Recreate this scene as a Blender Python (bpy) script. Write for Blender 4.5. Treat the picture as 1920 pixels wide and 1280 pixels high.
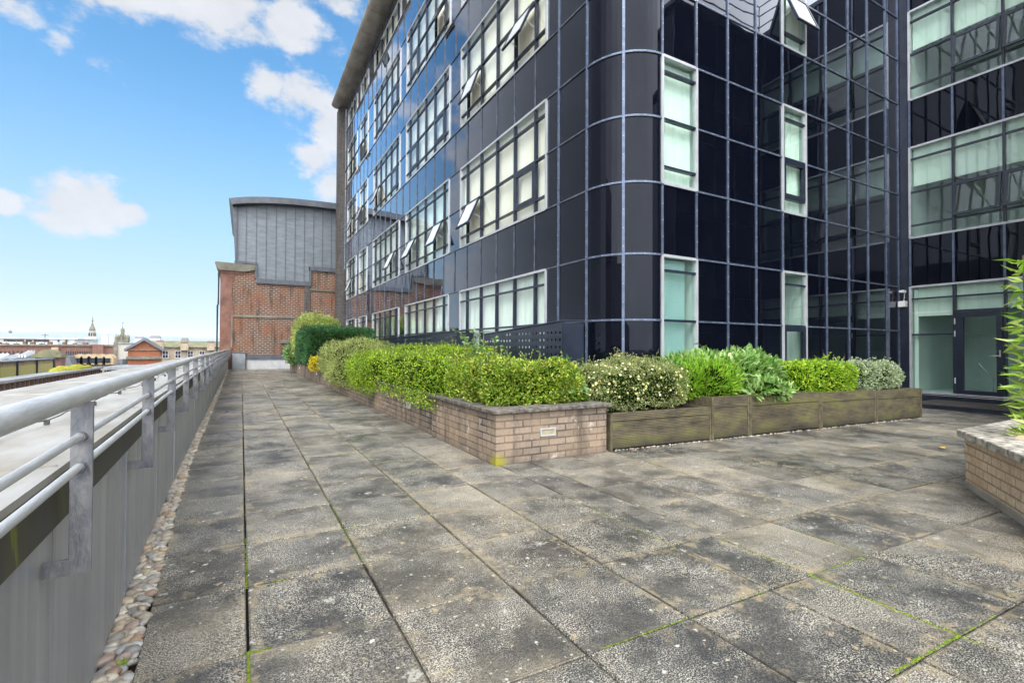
import bpy, math, random
import numpy as np
from mathutils import Vector, Matrix
random.seed(7); RNG = np.random.default_rng(11)
for o in list(bpy.data.objects): bpy.data.objects.remove(o)
S = bpy.context.scene; C = S.collection
PI = math.pi; R = math.radians

# ------------------------------------------------------------------ camera, sky, sun, exposure
FOC = 906.7; YAW = R(29.02); PIT = R(0.8); ROL = R(0.28); EYE = 1.24
fw = Vector((math.sin(YAW)*math.cos(PIT), math.cos(YAW)*math.cos(PIT), math.sin(PIT)))
rt = Vector((math.cos(YAW), -math.sin(YAW), 0)); up = rt.cross(fw)
RT = math.cos(ROL)*rt + math.sin(ROL)*up; UP = math.cos(ROL)*up - math.sin(ROL)*rt
def sight(x, y):                       # bearing of a surveyed point (1920x1280 grid)
    return fw + RT*((x-960)/FOC) + UP*((640-y)/FOC)
def sy(x, y, Y):                       # the point of that bearing on the plane Y = const
    r = sight(x, y); t = Y/r.y; return (r.x*t, Y, EYE+r.z*t)
cam = bpy.data.cameras.new('camera'); co = bpy.data.objects.new('camera', cam); C.objects.link(co)
co.matrix_world = Matrix.Translation((0, 0, EYE)) @ Matrix((RT, UP, -fw)).transposed().to_4x4()
cam.sensor_width = 36; cam.lens = 36*FOC/1920; cam.clip_start = 0.05; cam.clip_end = 20000
S.camera = co
SUN_EL, SUN_AZ = R(52), R(215)         # azimuth clockwise from +Y
W = bpy.data.worlds.new('World'); S.world = W; W.use_nodes = True
nt = W.node_tree; N = nt.nodes; L = nt.links; N.clear()
def nd(tree, t, **k):
    n = tree.nodes.new(t)
    for a, v in k.items():
        if a.startswith('i_'): n.inputs[a[2:].replace('_', ' ')].default_value = v
        else: setattr(n, a, v)
    return n
def mth(tree, op, a, b=None, c=None, clamp=False):
    n = tree.nodes.new('ShaderNodeMath'); n.operation = op; n.use_clamp = clamp
    for i, v in enumerate((a, b, c)):
        if v is None: continue
        if isinstance(v, (int, float)): n.inputs[i].default_value = v
        else: tree.links.new(v, n.inputs[i])
    return n.outputs[0]
def build_world():
    out = nd(nt, 'ShaderNodeOutputWorld'); bg = nd(nt, 'ShaderNodeBackground', i_Strength=0.1)
    sky = nd(nt, 'ShaderNodeTexSky', sky_type='NISHITA', sun_disc=False, sun_elevation=SUN_EL,
             sun_rotation=SUN_AZ, altitude=50, air_density=1.15, dust_density=0.35, ozone_density=2.2)
    hs = nd(nt, 'ShaderNodeHueSaturation', i_Saturation=1.3, i_Value=SKY_V, i_Hue=0.492)
    L.new(sky.outputs[0], hs.inputs['Color'])
    tc = nd(nt, 'ShaderNodeTexCoord'); sp = nd(nt, 'ShaderNodeSeparateXYZ'); L.new(tc.outputs['Generated'], sp.inputs[0])
    az = mth(nt, 'ARCTAN2', sp.outputs[0], sp.outputs[1]); el = mth(nt, 'ARCSINE', sp.outputs[2])
    cb = nd(nt, 'ShaderNodeCombineXYZ'); L.new(az, cb.inputs[0]); L.new(el, cb.inputs[1])
    n1 = nd(nt, 'ShaderNodeTexNoise', i_Scale=9.0, i_Detail=9.0, i_Roughness=0.6); 
    mp = nd(nt, 'ShaderNodeMapping'); mp.inputs['Scale'].default_value = (1, 1, 1.6)
    L.new(tc.outputs['Generated'], mp.inputs[0]); L.new(mp.outputs[0], n1.inputs['Vector'])
    n2 = nd(nt, 'ShaderNodeTexNoise', i_Scale=34.0, i_Detail=6.0, i_Roughness=0.6); L.new(mp.outputs[0], n2.inputs['Vector'])
    fb = mth(nt, 'ADD', mth(nt, 'MULTIPLY', n1.outputs[0], 2.4), mth(nt, 'MULTIPLY', n2.outputs[0], 0.8))
    best = None
    for (px, py, rx, ry, s) in CLOUDS:
        d = sight(px, py).normalized(); a, e = math.atan2(d.x, d.y), math.asin(d.z)
        v1 = nd(nt, 'ShaderNodeVectorMath', operation='SUBTRACT'); v1.inputs[1].default_value = (a, e, 0); L.new(cb.outputs[0], v1.inputs[0])
        v2 = nd(nt, 'ShaderNodeVectorMath', operation='DIVIDE'); v2.inputs[1].default_value = (rx/FOC*0.8, ry/FOC*0.9, 1); L.new(v1.outputs[0], v2.inputs[0])
        v3 = nd(nt, 'ShaderNodeVectorMath', operation='LENGTH'); L.new(v2.outputs[0], v3.inputs[0])
        g = mth(nt, 'MULTIPLY', mth(nt, 'SUBTRACT', 1.35, v3.outputs['Value']), s)
        best = g if best is None else mth(nt, 'MAXIMUM', best, g)
    south = nd(nt, 'ShaderNodeMapRange', interpolation_type='SMOOTHSTEP'); south.inputs['From Min'].default_value = 1.1; south.inputs['From Max'].default_value = 2.2
    L.new(mth(nt, 'ABSOLUTE', az), south.inputs[0]); south = south.outputs[0]
    westd = nd(nt, 'ShaderNodeMapRange', interpolation_type='SMOOTHSTEP'); westd.inputs['From Min'].default_value = -.36; westd.inputs['From Max'].default_value = -.6; L.new(az, westd.inputs[0]); westd = westd.outputs[0]
    # wide bank of cloud to the west and overhead
    wst = mth(nt, 'MULTIPLY', mth(nt, 'SUBTRACT', -0.325, az), 9.0)
    wst = mth(nt, 'MAXIMUM', wst, mth(nt, 'MULTIPLY', mth(nt, 'SUBTRACT', az, 1.1), 5.0))
    hi = mth(nt, 'MULTIPLY', mth(nt, 'SUBTRACT', el, 0.56), 6.0)
    bank = mth(nt, 'MINIMUM', mth(nt, 'MAXIMUM', wst, hi), 1.25)
    best = mth(nt, 'MAXIMUM', best, bank)
    dens = mth(nt, 'ADD', best, mth(nt, 'SUBTRACT', fb, 1.9))
    mr = nd(nt, 'ShaderNodeMapRange', interpolation_type='SMOOTHSTEP'); mr.inputs['From Min'].default_value = 0.02; mr.inputs['From Max'].default_value = 0.6
    L.new(dens, mr.inputs[0])
    shade = nd(nt, 'ShaderNodeMapRange'); shade.inputs['From Min'].default_value = 0.3; shade.inputs['From Max'].default_value = 0.75
    shade.inputs['To Min'].default_value = 0.86; shade.inputs['To Max'].default_value = 1.06; L.new(n1.outputs[0], shade.inputs[0])
    cc = nd(nt, 'ShaderNodeVectorMath', operation='SCALE'); cc.inputs[0].default_value = CLOUD_C; L.new(mth(nt, 'MULTIPLY', shade.outputs[0], mth(nt, 'ADD', mth(nt, 'SUBTRACT', 1.0, mth(nt, 'MULTIPLY', westd, .38)), mth(nt, 'MULTIPLY', south, 5.2))), cc.inputs['Scale'])
    # pale band of thick air low over the horizon
    hz = nd(nt, 'ShaderNodeMapRange', interpolation_type='SMOOTHSTEP'); hz.inputs['From Min'].default_value = 0.48; hz.inputs['From Max'].default_value = -0.03; hz.inputs['To Max'].default_value = 0.85
    L.new(el, hz.inputs[0])
    m0 = nd(nt, 'ShaderNodeMixRGB'); L.new(hz.outputs[0], m0.inputs[0]); L.new(hs.outputs[0], m0.inputs[1]); m0.inputs[2].default_value = HORIZ_C
    m1 = nd(nt, 'ShaderNodeMixRGB'); L.new(mth(nt, 'MULTIPLY', mr.outputs[0], 0.93), m1.inputs[0]); L.new(m0.outputs[0], m1.inputs[1]); L.new(cc.outputs[0], m1.inputs[2])
    L.new(m1.outputs[0], bg.inputs[0]); L.new(bg.outputs[0], out.inputs[0])
SKY_V = 1.38
CLOUD_C = (5.0, 5.05, 5.25); HORIZ_C = (2.3, 3.2, 3.95, 1)
CLOUDS = [(155, 385, 78, 46, 1.35), (115, 412, 48, 30, 1.2), (235, 400, 50, 26, 1.1), (-5, 378, 45, 26, .9), (400, 10, 170, 60, .9), (540, 45, 80, 55, .9), (470, 55, 110, 35, .8),
          (130, 35, 50, 28, .62), (115, 80, 26, 26, .6), (200, 110, 60, 30, .42), (20, 5, 60, 30, .7), (180, -20, 130, 40, .8), (505, 155, 55, 40, .85),
          (570, 180, 90, 60, .85), (620, 230, 70, 60, .9), (590, 300, 60, 40, .8), (625, 345, 50, 40, .9), (640, 120, 70, 40, .5), (650, 10, 60, 25, .8), (400, 612, 110, 18, .4)]
build_world()
sl = bpy.data.lights.new('sun', 'SUN'); sl.energy = 1.7; sl.angle = R(24); sl.color = (1, .96, .9)
so = bpy.data.objects.new('sun', sl); C.objects.link(so)
sd = Vector((math.sin(SUN_AZ)*math.cos(SUN_EL), math.cos(SUN_AZ)*math.cos(SUN_EL), math.sin(SUN_EL)))
so.rotation_euler = sd.to_track_quat('Z', 'Y').to_euler()
S.view_settings.view_transform = 'Standard'; S.view_settings.look = 'None'; S.view_settings.gamma = 1
S.view_settings.exposure = 0.75
S.render.engine = 'CYCLES'; S.cycles.max_bounces = 8; S.cycles.transparent_max_bounces = 16
S.cycles.volume_bounces = 1

# ------------------------------------------------------------------ helpers
def tag(o, label=None, cat=None, group=None, kind=None):
    for k, v in (('label', label), ('category', cat), ('group', group), ('kind', kind)):
        if v: o[k] = v
    return o
def thing(name, label, cat, loc=(0, 0, 0), group=None, rz=0):
    o = bpy.data.objects.new(name, None); o.empty_display_size = .2; C.objects.link(o); o.location = loc; o.rotation_euler = (0, 0, rz)
    return tag(o, label, cat, group)
class MB:
    def __init__(s): s.v = []; s.f = []
    def quad(s, a, b, c, d):
        n = len(s.v); s.v += [tuple(a), tuple(b), tuple(c), tuple(d)]; s.f.append((n, n+1, n+2, n+3)); return s
    def poly(s, pts):
        n = len(s.v); s.v += [tuple(p) for p in pts]; s.f.append(tuple(range(n, n+len(pts)))); return s
    def box(s, x0, y0, z0, x1, y1, z1):
        x0, x1 = sorted((x0, x1)); y0, y1 = sorted((y0, y1)); z0, z1 = sorted((z0, z1)); n = len(s.v)
        s.v += [(x0, y0, z0), (x1, y0, z0), (x1, y1, z0), (x0, y1, z0), (x0, y0, z1), (x1, y0, z1), (x1, y1, z1), (x0, y1, z1)]
        s.f += [tuple(n+i for i in q) for q in ((0, 3, 2, 1), (4, 5, 6, 7), (0, 1, 5, 4), (1, 2, 6, 5), (2, 3, 7, 6), (3, 0, 4, 7))]; return s
    def hexa(s, p):                    # 8 points: bottom ring, top ring
        n = len(s.v); s.v += [tuple(q) for q in p]
        s.f += [tuple(n+i for i in q) for q in ((0, 3, 2, 1), (4, 5, 6, 7), (0, 1, 5, 4), (1, 2, 6, 5), (2, 3, 7, 6), (3, 0, 4, 7))]; return s
    def prism(s, pts, z0, z1):
        n = len(s.v); k = len(pts); s.v += [(x, y, z0) for x, y in pts]+[(x, y, z1) for x, y in pts]
        s.f.append(tuple(n+i for i in reversed(range(k)))); s.f.append(tuple(n+k+i for i in range(k)))
        for i in range(k): j = (i+1) % k; s.f.append((n+i, n+j, n+k+j, n+k+i))
        return s
    def wall(s, pts, y0, y1):          # polygon in x,z extruded along y
        n = len(s.v); k = len(pts); s.v += [(x, y0, z) for x, z in pts]+[(x, y1, z) for x, z in pts]
        s.f.append(tuple(n+i for i in range(k))); s.f.append(tuple(n+k+i for i in reversed(range(k))))
        for i in range(k): j = (i+1) % k; s.f.append((n+j, n+i, n+k+i, n+k+j))
        return s
    def tube(s, pts, r, seg=8, cap=True):
        pts = [Vector(p) for p in pts]; rs = r if isinstance(r, (list, tuple)) else [r]*len(pts); n = len(s.v)
        for i, p in enumerate(pts):
            d = (pts[min(i+1, len(pts)-1)]-pts[max(i-1, 0)]).normalized()
            a = d.cross(Vector((0, 0, 1))); a = a.normalized() if a.length > 1e-3 else Vector((1, 0, 0)); b = d.cross(a)
            for k in range(seg):
                t = 2*PI*k/seg; s.v.append(tuple(p+(a*math.cos(t)+b*math.sin(t))*rs[i]))
        for i in range(len(pts)-1):
            for k in range(seg): s.f.append((n+i*seg+k, n+i*seg+(k+1) % seg, n+(i+1)*seg+(k+1) % seg, n+(i+1)*seg+k))
        if cap: s.f.append(tuple(n+k for k in reversed(range(seg)))); s.f.append(tuple(n+(len(pts)-1)*seg+k for k in range(seg)))
        return s
    def lathe(s, cx, cy, prof, seg=16, a0=0):
        n = len(s.v)
        for r, z in prof:
            for k in range(seg): t = a0+2*PI*k/seg; s.v.append((cx+r*math.cos(t), cy+r*math.sin(t), z))
        for i in range(len(prof)-1):
            for k in range(seg): s.f.append((n+i*seg+k, n+i*seg+(k+1) % seg, n+(i+1)*seg+(k+1) % seg, n+(i+1)*seg+k))
        s.f.append(tuple(n+k for k in reversed(range(seg)))); s.f.append(tuple(n+(len(prof)-1)*seg+k for k in range(seg)))
        return s
    def build(s, name, m, parent=None, smooth=False, bevel=0, label=None):
        me = bpy.data.meshes.new(name); me.from_pydata(s.v, [], s.f); me.update()
        if m: me.materials.append(m)
        o = bpy.data.objects.new(name, me); C.objects.link(o)
        if smooth: me.polygons.foreach_set('use_smooth', [True]*len(me.polygons))
        if parent:
            o.parent = parent
            if parent.type == 'EMPTY': o.location = -Vector(parent.location)
        if bevel:
            b = o.modifiers.new('bevel', 'BEVEL'); b.width = bevel; b.segments = 2; b.limit_method = 'ANGLE'
        if label: o['label'] = label
        return o
def npmesh(name, V, F, m, parent=None, smooth=False):
    me = bpy.data.meshes.new(name); V = np.asarray(V, np.float32); F = np.asarray(F, np.int32); k = F.shape[1]
    me.vertices.add(len(V)); me.vertices.foreach_set('co', V.ravel()); me.loops.add(F.size); me.loops.foreach_set('vertex_index', F.ravel())
    me.polygons.add(len(F)); me.polygons.foreach_set('loop_start', np.arange(0, F.size, k, dtype=np.int32))
    if smooth: me.polygons.foreach_set('use_smooth', np.ones(len(F), bool))
    me.update(calc_edges=True); me.materials.append(m)
    o = bpy.data.objects.new(name, me); C.objects.link(o)
    if parent:
        o.parent = parent
        if parent.type == 'EMPTY': o.location = -Vector(parent.location)
    return o

# ------------------------------------------------------------------ materials
MATS = {}
def newmat(name):
    m = bpy.data.materials.new(name); m.use_nodes = True; t = m.node_tree; b = t.nodes['Principled BSDF']; MATS[name] = m; return m, t, b
def setc(b, c, r=.6, metal=0, spec=.5):
    b.inputs['Base Color'].default_value = (*c, 1); b.inputs['Roughness'].default_value = r; b.inputs['Metallic'].default_value = metal; b.inputs['Specular IOR Level'].default_value = spec
def bump(t, b, h, strength=.3, dist=.01):
    n = nd(t, 'ShaderNodeBump', i_Strength=strength, i_Distance=dist); t.links.new(h, n.inputs['Height']); t.links.new(n.outputs[0], b.inputs['Normal'])
def ocoord(t, scale=(1, 1, 1)):
    tc = nd(t, 'ShaderNodeTexCoord'); mp = nd(t, 'ShaderNodeMapping'); mp.inputs['Scale'].default_value = scale
    t.links.new(tc.outputs['Object'], mp.inputs[0]); return mp.outputs[0]
def noise(t, vec, sc, det=4, ro=.55):
    n = nd(t, 'ShaderNodeTexNoise', i_Scale=sc, i_Detail=det, i_Roughness=ro); t.links.new(vec, n.inputs['Vector']); return n.outputs[0]
def ramp(t, fac, stops, interp='LINEAR'):
    r = nd(t, 'ShaderNodeValToRGB'); e = r.color_ramp; e.interpolation = interp
    while len(e.elements) > len(stops): e.elements.remove(e.elements[-1])
    while len(e.elements) < len(stops): e.elements.new(.5)
    for el, (p, c) in zip(e.elements, stops): el.position = p; el.color = (*c, 1) if len(c) == 3 else c
    if fac is not None: t.links.new(fac, r.inputs[0])
    return r.outputs[0]
def mix(t, f, a, b, mode='MIX'):
    n = nd(t, 'ShaderNodeMixRGB', blend_type=mode)
    for i, v in ((0, f), (1, a), (2, b)):
        if isinstance(v, (int, float)): n.inputs[i].default_value = v if i == 0 else (v, v, v, 1)
        elif isinstance(v, tuple): n.inputs[i].default_value = (*v, 1)
        else: t.links.new(v, n.inputs[i])
    return n.outputs[0]
def varied(name, c1, c2, sc=3, r=.7, metal=0, spec=.4, bmp=0, bsc=40, det=5, stretch=(1, 1, 1), rvar=0):
    m, t, b = newmat(name); setc(b, c1, r, metal, spec); v = ocoord(t, stretch); n = noise(t, v, sc, det)
    t.links.new(ramp(t, n, [(.32, c1), (.68, c2)]), b.inputs['Base Color'])
    if bmp: bump(t, b, noise(t, v, bsc, 3), bmp, .01)
    if rvar: t.links.new(mth(t, 'MULTIPLY_ADD', n, rvar, r-rvar/2), b.inputs['Roughness'])
    return m
def wallvec(t, axis):                  # swaps axes so that a brick texture lies on a wall
    tc = nd(t, 'ShaderNodeTexCoord'); sp = nd(t, 'ShaderNodeSeparateXYZ'); cb = nd(t, 'ShaderNodeCombineXYZ'); t.links.new(tc.outputs['Object'], sp.inputs[0])
    if axis == 'XY': a = mth(t, 'ADD', sp.outputs[0], sp.outputs[1])
    else: a = sp.outputs[0 if axis == 'X' else 1]
    t.links.new(a, cb.inputs[0]); t.links.new(sp.outputs[2], cb.inputs[1]); return cb.outputs[0], sp
def brickmat(name, c1, c2, mortar, w, h, ms, axis='X', stain=(.02, .02, .02), stainamt=.5, patch=None, tint=None, r=.85):
    m, t, b = newmat(name); setc(b, c1, r, 0, .2); v, sp = wallvec(t, axis)
    br = nd(t, 'ShaderNodeTexBrick', offset=.5); t.links.new(v, br.inputs['Vector'])
    br.inputs['Color1'].default_value = (*c1, 1); br.inputs['Color2'].default_value = (*c2, 1); br.inputs['Mortar'].default_value = (*mortar, 1)
    br.inputs['Scale'].default_value = 1; br.inputs['Mortar Size'].default_value = ms; br.inputs['Mortar Smooth'].default_value = .2
    br.inputs['Bias'].default_value = -.1; br.inputs['Brick Width'].default_value = w; br.inputs['Row Height'].default_value = h
    o = ocoord(t); fine = noise(t, o, 28, 5); c = mix(t, .55, br.outputs[0], ramp(t, fine, [(.3, (.45, .45, .45)), (.7, (1.15, 1.12, 1.1))]), 'MULTIPLY')
    if tint: c = mix(t, ramp(t, noise(t, o, 1.3, 4), [(.4, (0, 0, 0)), (.62, (1, 1, 1))]), c, mix(t, .6, c, tint))
    # damp, soot and lime runs
    st = ocoord(t, (3.2, 3.2, .55)); sn = noise(t, st, 1.5, 6, .6)
    c = mix(t, mth(t, 'MULTIPLY', ramp(t, sn, [(.5, (0, 0, 0)), (.7, (1, 1, 1))]), stainamt), c, stain); c = mix(t, ramp(t, mth(t, 'ADD', sp.outputs[2], mth(t, 'MULTIPLY', fine, .12)), [(.02, (.75,)*3), (.16, (0,)*3)]), c, tuple(q*.45 for q in c1)) if name == 'buff_brick' else c
    if patch: c = mix(t, mth(t, 'MULTIPLY', ramp(t, noise(t, o, 5, 6, .7), [(.62, (0, 0, 0)), (.7, (1, 1, 1))]), .6), c, patch)
    if name == 'buff_brick':          # yellow algae at the foot of the near corner
        dv = nd(t, 'ShaderNodeVectorMath', operation='DISTANCE'); dv.inputs[1].default_value = (2.33, 4.54, -.02); t.links.new(o, dv.inputs[0])
        c = mix(t, ramp(t, mth(t, 'ADD', dv.outputs['Value'], mth(t, 'MULTIPLY', fine, .08)), [(.13, (.8,)*3), (.21, (0,)*3)]), c, (.30, .28, .02))
    t.links.new(c, b.inputs['Base Color'])
    hgt = mth(t, 'SUBTRACT', mth(t, 'MULTIPLY', fine, .35), br.outputs['Fac']); bump(t, b, hgt, .7, .012); return m
def panelmat():
    m, t, b = newmat('black_glass'); setc(b, (.003, .004, .008), .5, 0, .0); out = t.nodes['Material Output']
    v = ocoord(t, (1, 1, 1)); w = noise(t, v, 1.1, 2, .4)
    d = noise(t, ocoord(t, (1, 1, .3)), 6, 6, .7); dust = ramp(t, d, [(.5, (0, 0, 0)), (.9, (1, 1, 1))])
    sp = ramp(t, noise(t, v, 55, 2), [(.73, (0,)*3), (.76, (1,)*3)])
    c = mix(t, mth(t, 'MULTIPLY', dust, .5), (.0022, .003, .007), (.010, .012, .018)); t.links.new(mix(t, mth(t, 'MULTIPLY', sp, .25), c, (.25, .26, .28)), b.inputs['Base Color'])
    gl = nd(t, 'ShaderNodeBsdfGlossy'); gl.inputs['Color'].default_value = (.86, .91, 1, 1); t.links.new(mth(t, 'MULTIPLY_ADD', dust, .03, .015), gl.inputs['Roughness'])
    bp = nd(t, 'ShaderNodeBump', i_Strength=.014, i_Distance=.25); t.links.new(w, bp.inputs['Height']); t.links.new(bp.outputs[0], gl.inputs['Normal'])
    lw = nd(t, 'ShaderNodeLayerWeight', i_Blend=.5); f = mth(t, 'MULTIPLY_ADD', mth(t, 'POWER', lw.outputs['Facing'], 5.0), 2.6, .019, clamp=True)
    ms = nd(t, 'ShaderNodeMixShader'); t.links.new(f, ms.inputs[0]); t.links.new(b.outputs[0], ms.inputs[1]); t.links.new(gl.outputs[0], ms.inputs[2]); t.links.new(ms.outputs[0], out.inputs[0]); return m
def glassmat(name, tint, ior=1.5, boost=0.09, wav=.012):
    m, t, b = newmat(name); t.nodes.remove(b); out = t.nodes['Material Output']
    tr = nd(t, 'ShaderNodeBsdfTransparent'); tr.inputs[0].default_value = (*tint, 1)
    gl = nd(t, 'ShaderNodeBsdfGlossy'); gl.inputs['Roughness'].default_value = .01; gl.inputs['Color'].default_value = (.95, .98, .98, 1)
    fr = nd(t, 'ShaderNodeLayerWeight', i_Blend=.5); bp = nd(t, 'ShaderNodeBump', i_Strength=wav, i_Distance=.25)
    t.links.new(noise(t, ocoord(t), 1.2, 2, .4), bp.inputs['Height']); t.links.new(bp.outputs[0], gl.inputs['Normal'])
    ms = nd(t, 'ShaderNodeMixShader'); t.links.new(mth(t, 'MULTIPLY_ADD', mth(t, 'POWER', fr.outputs['Facing'], 3.2), .95, boost, clamp=True), ms.inputs[0])
    t.links.new(tr.outputs[0], ms.inputs[1]); t.links.new(gl.outputs[0], ms.inputs[2]); t.links.new(ms.outputs[0], out.inputs[0]); return m
def leafmat(name, cols, tr=.35, rough=.45, clump=2.5, vary=.25):
    vary = vary*1.3; m, t, b = newmat(name); setc(b, cols[0], rough, 0, .4); out = t.nodes['Material Output']
    g = nd(t, 'ShaderNodeNewGeometry'); n = len(cols)
    c = ramp(t, g.outputs['Random Per Island'], [((i+.5)/n, cc) for i, cc in enumerate(cols)])
    cl = ramp(t, noise(t, ocoord(t), clump, 3), [(.3, (1-vary,)*3), (.7, (1+vary*.5,)*3)])
    c = mix(t, 1, c, cl, 'MULTIPLY'); t.links.new(c, b.inputs['Base Color'])
    tl = nd(t, 'ShaderNodeBsdfTranslucent'); t.links.new(mix(t, 1, c, (1.1, 1.2, .6), 'MULTIPLY'), tl.inputs[0])
    ms = nd(t, 'ShaderNodeMixShader'); ms.inputs[0].default_value = tr; t.links.new(b.outputs[0], ms.inputs[1]); t.links.new(tl.outputs[0], ms.inputs[2]); t.links.new(ms.outputs[0], out.inputs[0]); return m
def slabmat():
    m, t, b = newmat('concrete_slab'); setc(b, (.2, .19, .17), .6, 0, .45); o = ocoord(t); g = nd(t, 'ShaderNodeNewGeometry')
    rnd = g.outputs['Random Per Island']
    sh = nd(t, 'ShaderNodeVectorMath', operation='ADD'); cb = nd(t, 'ShaderNodeCombineXYZ'); t.links.new(mth(t, 'MULTIPLY', rnd, 37), cb.inputs[0]); t.links.new(mth(t, 'MULTIPLY', rnd, 11), cb.inputs[2]); t.links.new(o, sh.inputs[0]); t.links.new(cb.outputs[0], sh.inputs[1]); so_ = sh.outputs[0]
    uv = nd(t, 'ShaderNodeUVMap', uv_map='slab'); us = nd(t, 'ShaderNodeSeparateXYZ'); t.links.new(uv.outputs[0], us.inputs[0])
    eu = mth(t, 'MINIMUM', us.outputs[0], mth(t, 'SUBTRACT', 1, us.outputs[0])); ev_ = mth(t, 'MINIMUM', us.outputs[1], mth(t, 'SUBTRACT', 1, us.outputs[1])); edge = mth(t, 'MINIMUM', eu, ev_)
    base = ramp(t, noise(t, so_, 1.5, 5, .6), [(.36, (.046, .047, .048)), (.5, (.082, .08, .075)), (.62, (.14, .132, .115))])
    damp = ramp(t, noise(t, o, .75, 6, .65), [(.42, (.52, .53, .55)), (.54, (1.12, 1.09, 1.04))]); base = mix(t, 1, base, damp, 'MULTIPLY')
    base = mix(t, 1, base, ramp(t, rnd, [(0, (.60, .64, .70)), (.5, (1, .99, .96)), (1, (1.55, 1.46, 1.28))]), 'MULTIPLY')
    fine = noise(t, o, 55, 5, .75); base = mix(t, .8, base, ramp(t, fine, [(.36, (.5,)*3), (.5, (1,)*3), (.64, (1.6, 1.57, 1.5))]), 'MULTIPLY')
    ag = noise(t, o, 150, 2, .6); wear = ramp(t, noise(t, so_, 2.6, 6, .65), [(.42, (.12,)*3), (.58, (1,)*3)])
    agm = mth(t, 'MULTIPLY', ramp(t, ag, [(.5, (0, 0, 0)), (.58, (1, 1, 1))]), wear)
    c = mix(t, mth(t, 'MULTIPLY', agm, .8), base, (.52, .49, .41)); dk = ramp(t, ag, [(.38, (1, 1, 1)), (.45, (0, 0, 0))]); c = mix(t, mth(t, 'MULTIPLY', dk, .6), c, (.028, .028, .028))
    # ochre silt lying along the edges of the slabs
    s1 = noise(t, o, 9, 8, .72); near = mth(t, 'MULTIPLY', mth(t, 'SUBTRACT', .11, edge), .9); near = mth(t, 'MAXIMUM', near, -.06)
    silt = ramp(t, mth(t, 'ADD', s1, near), [(.54, (0,)*3), (.62, (1,)*3)]); sw = ramp(t, noise(t, o, .9, 4), [(.4, (.15,)*3), (.56, (1,)*3)])
    c = mix(t, mth(t, 'MULTIPLY', mth(t, 'MULTIPLY', silt, sw), .6), c, (.33, .27, .165))
    c = mix(t, mth(t, 'MULTIPLY', ramp(t, edge, [(0, (1,)*3), (.011, (0,)*3)]), .7), c, (.03, .027, .02))
    # lichen rosettes of different sizes
    for sc, th, col, a in ((5.5, .24, (.42, .41, .36), .7), (11, .27, (.40, .32, .19), .7), (18, .28, (.52, .52, .47), .85), (36, .32, (.48, .45, .36), .75)):
        v = nd(t, 'ShaderNodeTexVoronoi', i_Scale=sc, i_Randomness=1.0); wv = nd(t, 'ShaderNodeVectorMath', operation='ADD')
        nn = nd(t, 'ShaderNodeTexNoise', i_Scale=46.0, i_Detail=5.0); t.links.new(o, nn.inputs['Vector'])
        sc2 = nd(t, 'ShaderNodeVectorMath', operation='SCALE'); sc2.inputs['Scale'].default_value = .8/sc; t.links.new(nn.outputs['Color'], sc2.inputs[0])
        of = nd(t, 'ShaderNodeVectorMath', operation='ADD'); of.inputs[1].default_value = (sc*1.7, sc*.31, 0); t.links.new(o, of.inputs[0])
        t.links.new(of.outputs[0], wv.inputs[0]); t.links.new(sc2.outputs[0], wv.inputs[1]); t.links.new(wv.outputs[0], v.inputs['Vector'])
        sp = nd(t, 'ShaderNodeSeparateColor'); t.links.new(v.outputs['Color'], sp.inputs[0])
        rad = mth(t, 'MULTIPLY', mth(t, 'SUBTRACT', sp.outputs[0], .6), th*2.4); k = mth(t, 'MULTIPLY', mth(t, 'SUBTRACT', rad, v.outputs['Distance']), 9, clamp=True)
        c = mix(t, mth(t, 'MULTIPLY', k, a), c, col)
    t.links.new(c, b.inputs['Base Color'])
    wet = ramp(t, noise(t, o, .55, 3), [(.42, (.27,)*3), (.6, (.7,)*3)]); t.links.new(wet, b.inputs['Roughness'])
    bump(t, b, mth(t, 'ADD', ag, mth(t, 'MULTIPLY', fine, .8)), .6, .006); return m
varied('grey_metal', (.30, .32, .35), (.42, .44, .47), 5, .5, .55, .5, .12, 25, rvar=.15)
varied('galvanised', (.42, .44, .46), (.56, .58, .59), 22, .45, .4, .5, .3, 90, det=8, stretch=(1, .3, 1), rvar=.2)
varied('galvanised_old', (.10, .11, .13), (.22, .22, .22), 26, .6, .35, .5, .5, 60, det=9, stretch=(1, 1, .45), rvar=.2)
varied('bar_blue', (.075, .10, .155), (.14, .175, .25), 8, .4, .4)
varied('bar_dark', (.012, .016, .03), (.022, .03, .05), 4, .3, .1, .5)
varied('bar_spandrel', (.05, .06, .08), (.14, .155, .19), 5, .4, .4)
varied('silver_frame', (.42, .44, .46), (.55, .57, .59), 4, .4, .35)
varied('interior_wall', (.56, .66, .63), (.68, .76, .73), 1, .9)
varied('blind_cream', (.80, .76, .62), (.92, .90, .80), 1.2, .9, stretch=(1.5, 1.5, .6))
varied('blind_green', (.66, .76, .68), (.8, .86, .8), 3, .9, stretch=(3, 3, .4))
varied('blind_aqua', (.58, .74, .74), (.68, .82, .82), 2, .85)
varied('coping_stone', (.03, .027, .024), (.20, .18, .15), 16, .9, bmp=.9, bsc=60, det=9)
varied('coping_pale', (.09, .085, .075), (.55, .51, .43), 16, .9, bmp=.8, bsc=50, det=8)
varied('soil', (.02, .014, .01), (.06, .04, .028), 30, .95, bmp=1, bsc=80)
varied('joint_bed', (.006, .005, .004), (.014, .012, .008), 12, .95)
varied('pane_sky_white', (.60, .66, .66), (.78, .82, .82), 2, .12, 0, .6)  # pale colour painted in for the bright sky that open sashes mirror
varied('bark', (.06, .05, .03), (.14, .12, .07), 12, .9)
varied('concrete', (.22, .20, .17), (.38, .35, .30), 3, .85, bmp=.3, stretch=(1, .4, 1))
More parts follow.
